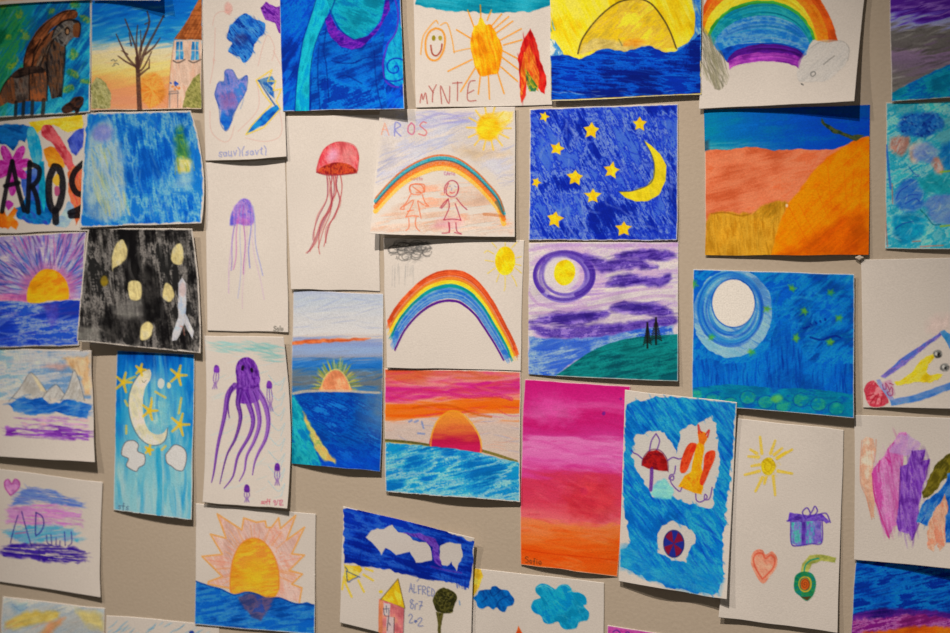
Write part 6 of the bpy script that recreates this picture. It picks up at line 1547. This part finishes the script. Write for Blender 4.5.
# ================================================================== the wall, the putty and the light
def wall_material():
    m = bpy.data.materials.new('painted_wall')
    m.use_nodes = True
    nt = m.node_tree; b = nt.nodes['Principled BSDF']
    tc = nt.nodes.new('ShaderNodeTexCoord')
    n1 = nt.nodes.new('ShaderNodeTexNoise'); n1.inputs['Scale'].default_value = 260; n1.inputs['Detail'].default_value = 4
    n2 = nt.nodes.new('ShaderNodeTexNoise'); n2.inputs['Scale'].default_value = 5; n2.inputs['Detail'].default_value = 3
    for n in (n1, n2):
        nt.links.new(tc.outputs['Object'], n.inputs['Vector'])
    r = nt.nodes.new('ShaderNodeValToRGB')
    r.color_ramp.elements[0].position = .3; r.color_ramp.elements[1].position = .7
    c0, c1 = to_albedo(np.array((178, 157, 133)) / 255), to_albedo(np.array((187, 166, 142)) / 255)
    r.color_ramp.elements[0].color = (*c0, 1); r.color_ramp.elements[1].color = (*c1, 1)
    mx = nt.nodes.new('ShaderNodeMath'); mx.operation = 'MULTIPLY_ADD'; mx.inputs[1].default_value = .5
    nt.links.new(n1.outputs['Fac'], mx.inputs[0])
    md = nt.nodes.new('ShaderNodeMath'); md.operation = 'MULTIPLY'; md.inputs[1].default_value = .5
    nt.links.new(n2.outputs['Fac'], md.inputs[0]); nt.links.new(md.outputs[0], mx.inputs[2])
    nt.links.new(mx.outputs[0], r.inputs['Fac']); nt.links.new(r.outputs['Color'], b.inputs['Base Color'])
    b.inputs['Roughness'].default_value = .75; b.inputs['Specular IOR Level'].default_value = .2
    bp = nt.nodes.new('ShaderNodeBump'); bp.inputs['Strength'].default_value = .35; bp.inputs['Distance'].default_value = .0008
    nt.links.new(n1.outputs['Fac'], bp.inputs['Height']); nt.links.new(bp.outputs['Normal'], b.inputs['Normal'])
    return m


# one profile drawn along x: a flat wall with a low plinth at its foot
prof = [(0.14, 0.0), (0.14, 3.5), (0.0, 3.5), (0.0, 0.10), (-0.014, 0.09), (-0.014, 0.0)]
me = bpy.data.meshes.new('wall_back')
npf = len(prof)
me.from_pydata([(x, y, z) for x in (-2.6, 2.6) for y, z in prof], [],
               [(i, i + npf, (i + 1) % npf + npf, (i + 1) % npf) for i in range(npf)] + [tuple(range(npf)), tuple(range(2 * npf - 1, npf - 1, -1))])
me.materials.append(wall_material())
wall = bpy.data.objects.new('wall_back', me); COL.objects.link(wall)
wall['kind'] = 'structure'

import bmesh


def putty(px, py, r, label):
    """A pinched lump of white putty pressed on the wall."""
    bm = bmesh.new()
    bmesh.ops.create_icosphere(bm, subdivisions=3, radius=1)
    for v in bm.verts:
        n = v.co.copy()
        k = 1 + .22 * math.sin(n.x * 4 + px) * math.cos(n.z * 5) + .1 * math.sin(n.y * 9 + n.x * 7)
        v.co = (n.x * k * r * 1.25, (n.y * .75) * k * r, n.z * k * r * .9)
    for f in bm.faces:
        f.smooth = True
    me = bpy.data.meshes.new('putty_blob'); bm.to_mesh(me); bm.free()
    m = bpy.data.materials.get('white_putty')
    if not m:
        m = bpy.data.materials.new('white_putty'); m.use_nodes = True
        nt = m.node_tree; b = nt.nodes['Principled BSDF']
        n = nt.nodes.new('ShaderNodeTexNoise'); n.inputs['Scale'].default_value = 300
        rr = nt.nodes.new('ShaderNodeValToRGB'); rr.color_ramp.elements[0].color = (.5, .45, .4, 1); rr.color_ramp.elements[1].color = (.72, .68, .62, 1)
        nt.links.new(n.outputs['Fac'], rr.inputs['Fac']); nt.links.new(rr.outputs['Color'], b.inputs['Base Color']); b.inputs['Roughness'].default_value = .6
    me.materials.append(m)
    o = bpy.data.objects.new('putty_blob', me); COL.objects.link(o)
    p = on_wall(np.array([px]), np.array([py]), r * .55)[0]
    o.location = p
    o['label'] = label; o['category'] = 'putty'
    return o


putty(859.6, 257.6, .0032, 'small white putty lump under the dune painting')

# lamps on a ceiling track in front of and above the wall
def spot(name, loc, aim, power, size, blend, radius, col):
    d = bpy.data.lights.new(name, 'SPOT'); d.energy = power; d.spot_size = math.radians(size); d.spot_blend = blend; d.shadow_soft_size = radius; d.color = col
    o = bpy.data.objects.new(name, d); COL.objects.link(o); o.location = loc
    from mathutils import Vector
    o.rotation_euler = (Vector(aim) - Vector(loc)).to_track_quat('-Z', 'Y').to_euler()
    return o


WARM = (1.0, .83, .68)
spot('track_spot', (-0.02, -1.40, 3.25), (-0.03, 0, 0.96), 208, 42, .95, .020, WARM)
spot('track_spot', (-1.15, -1.45, 3.20), (0.08, 0, 1.05), 78, 46, .95, .03, WARM)
w = bpy.data.worlds.new('room_light'); scn.world = w; w.use_nodes = True
bg = w.node_tree.nodes['Background']; bg.inputs['Color'].default_value = (1.0, .82, .64, 1); bg.inputs['Strength'].default_value = .085
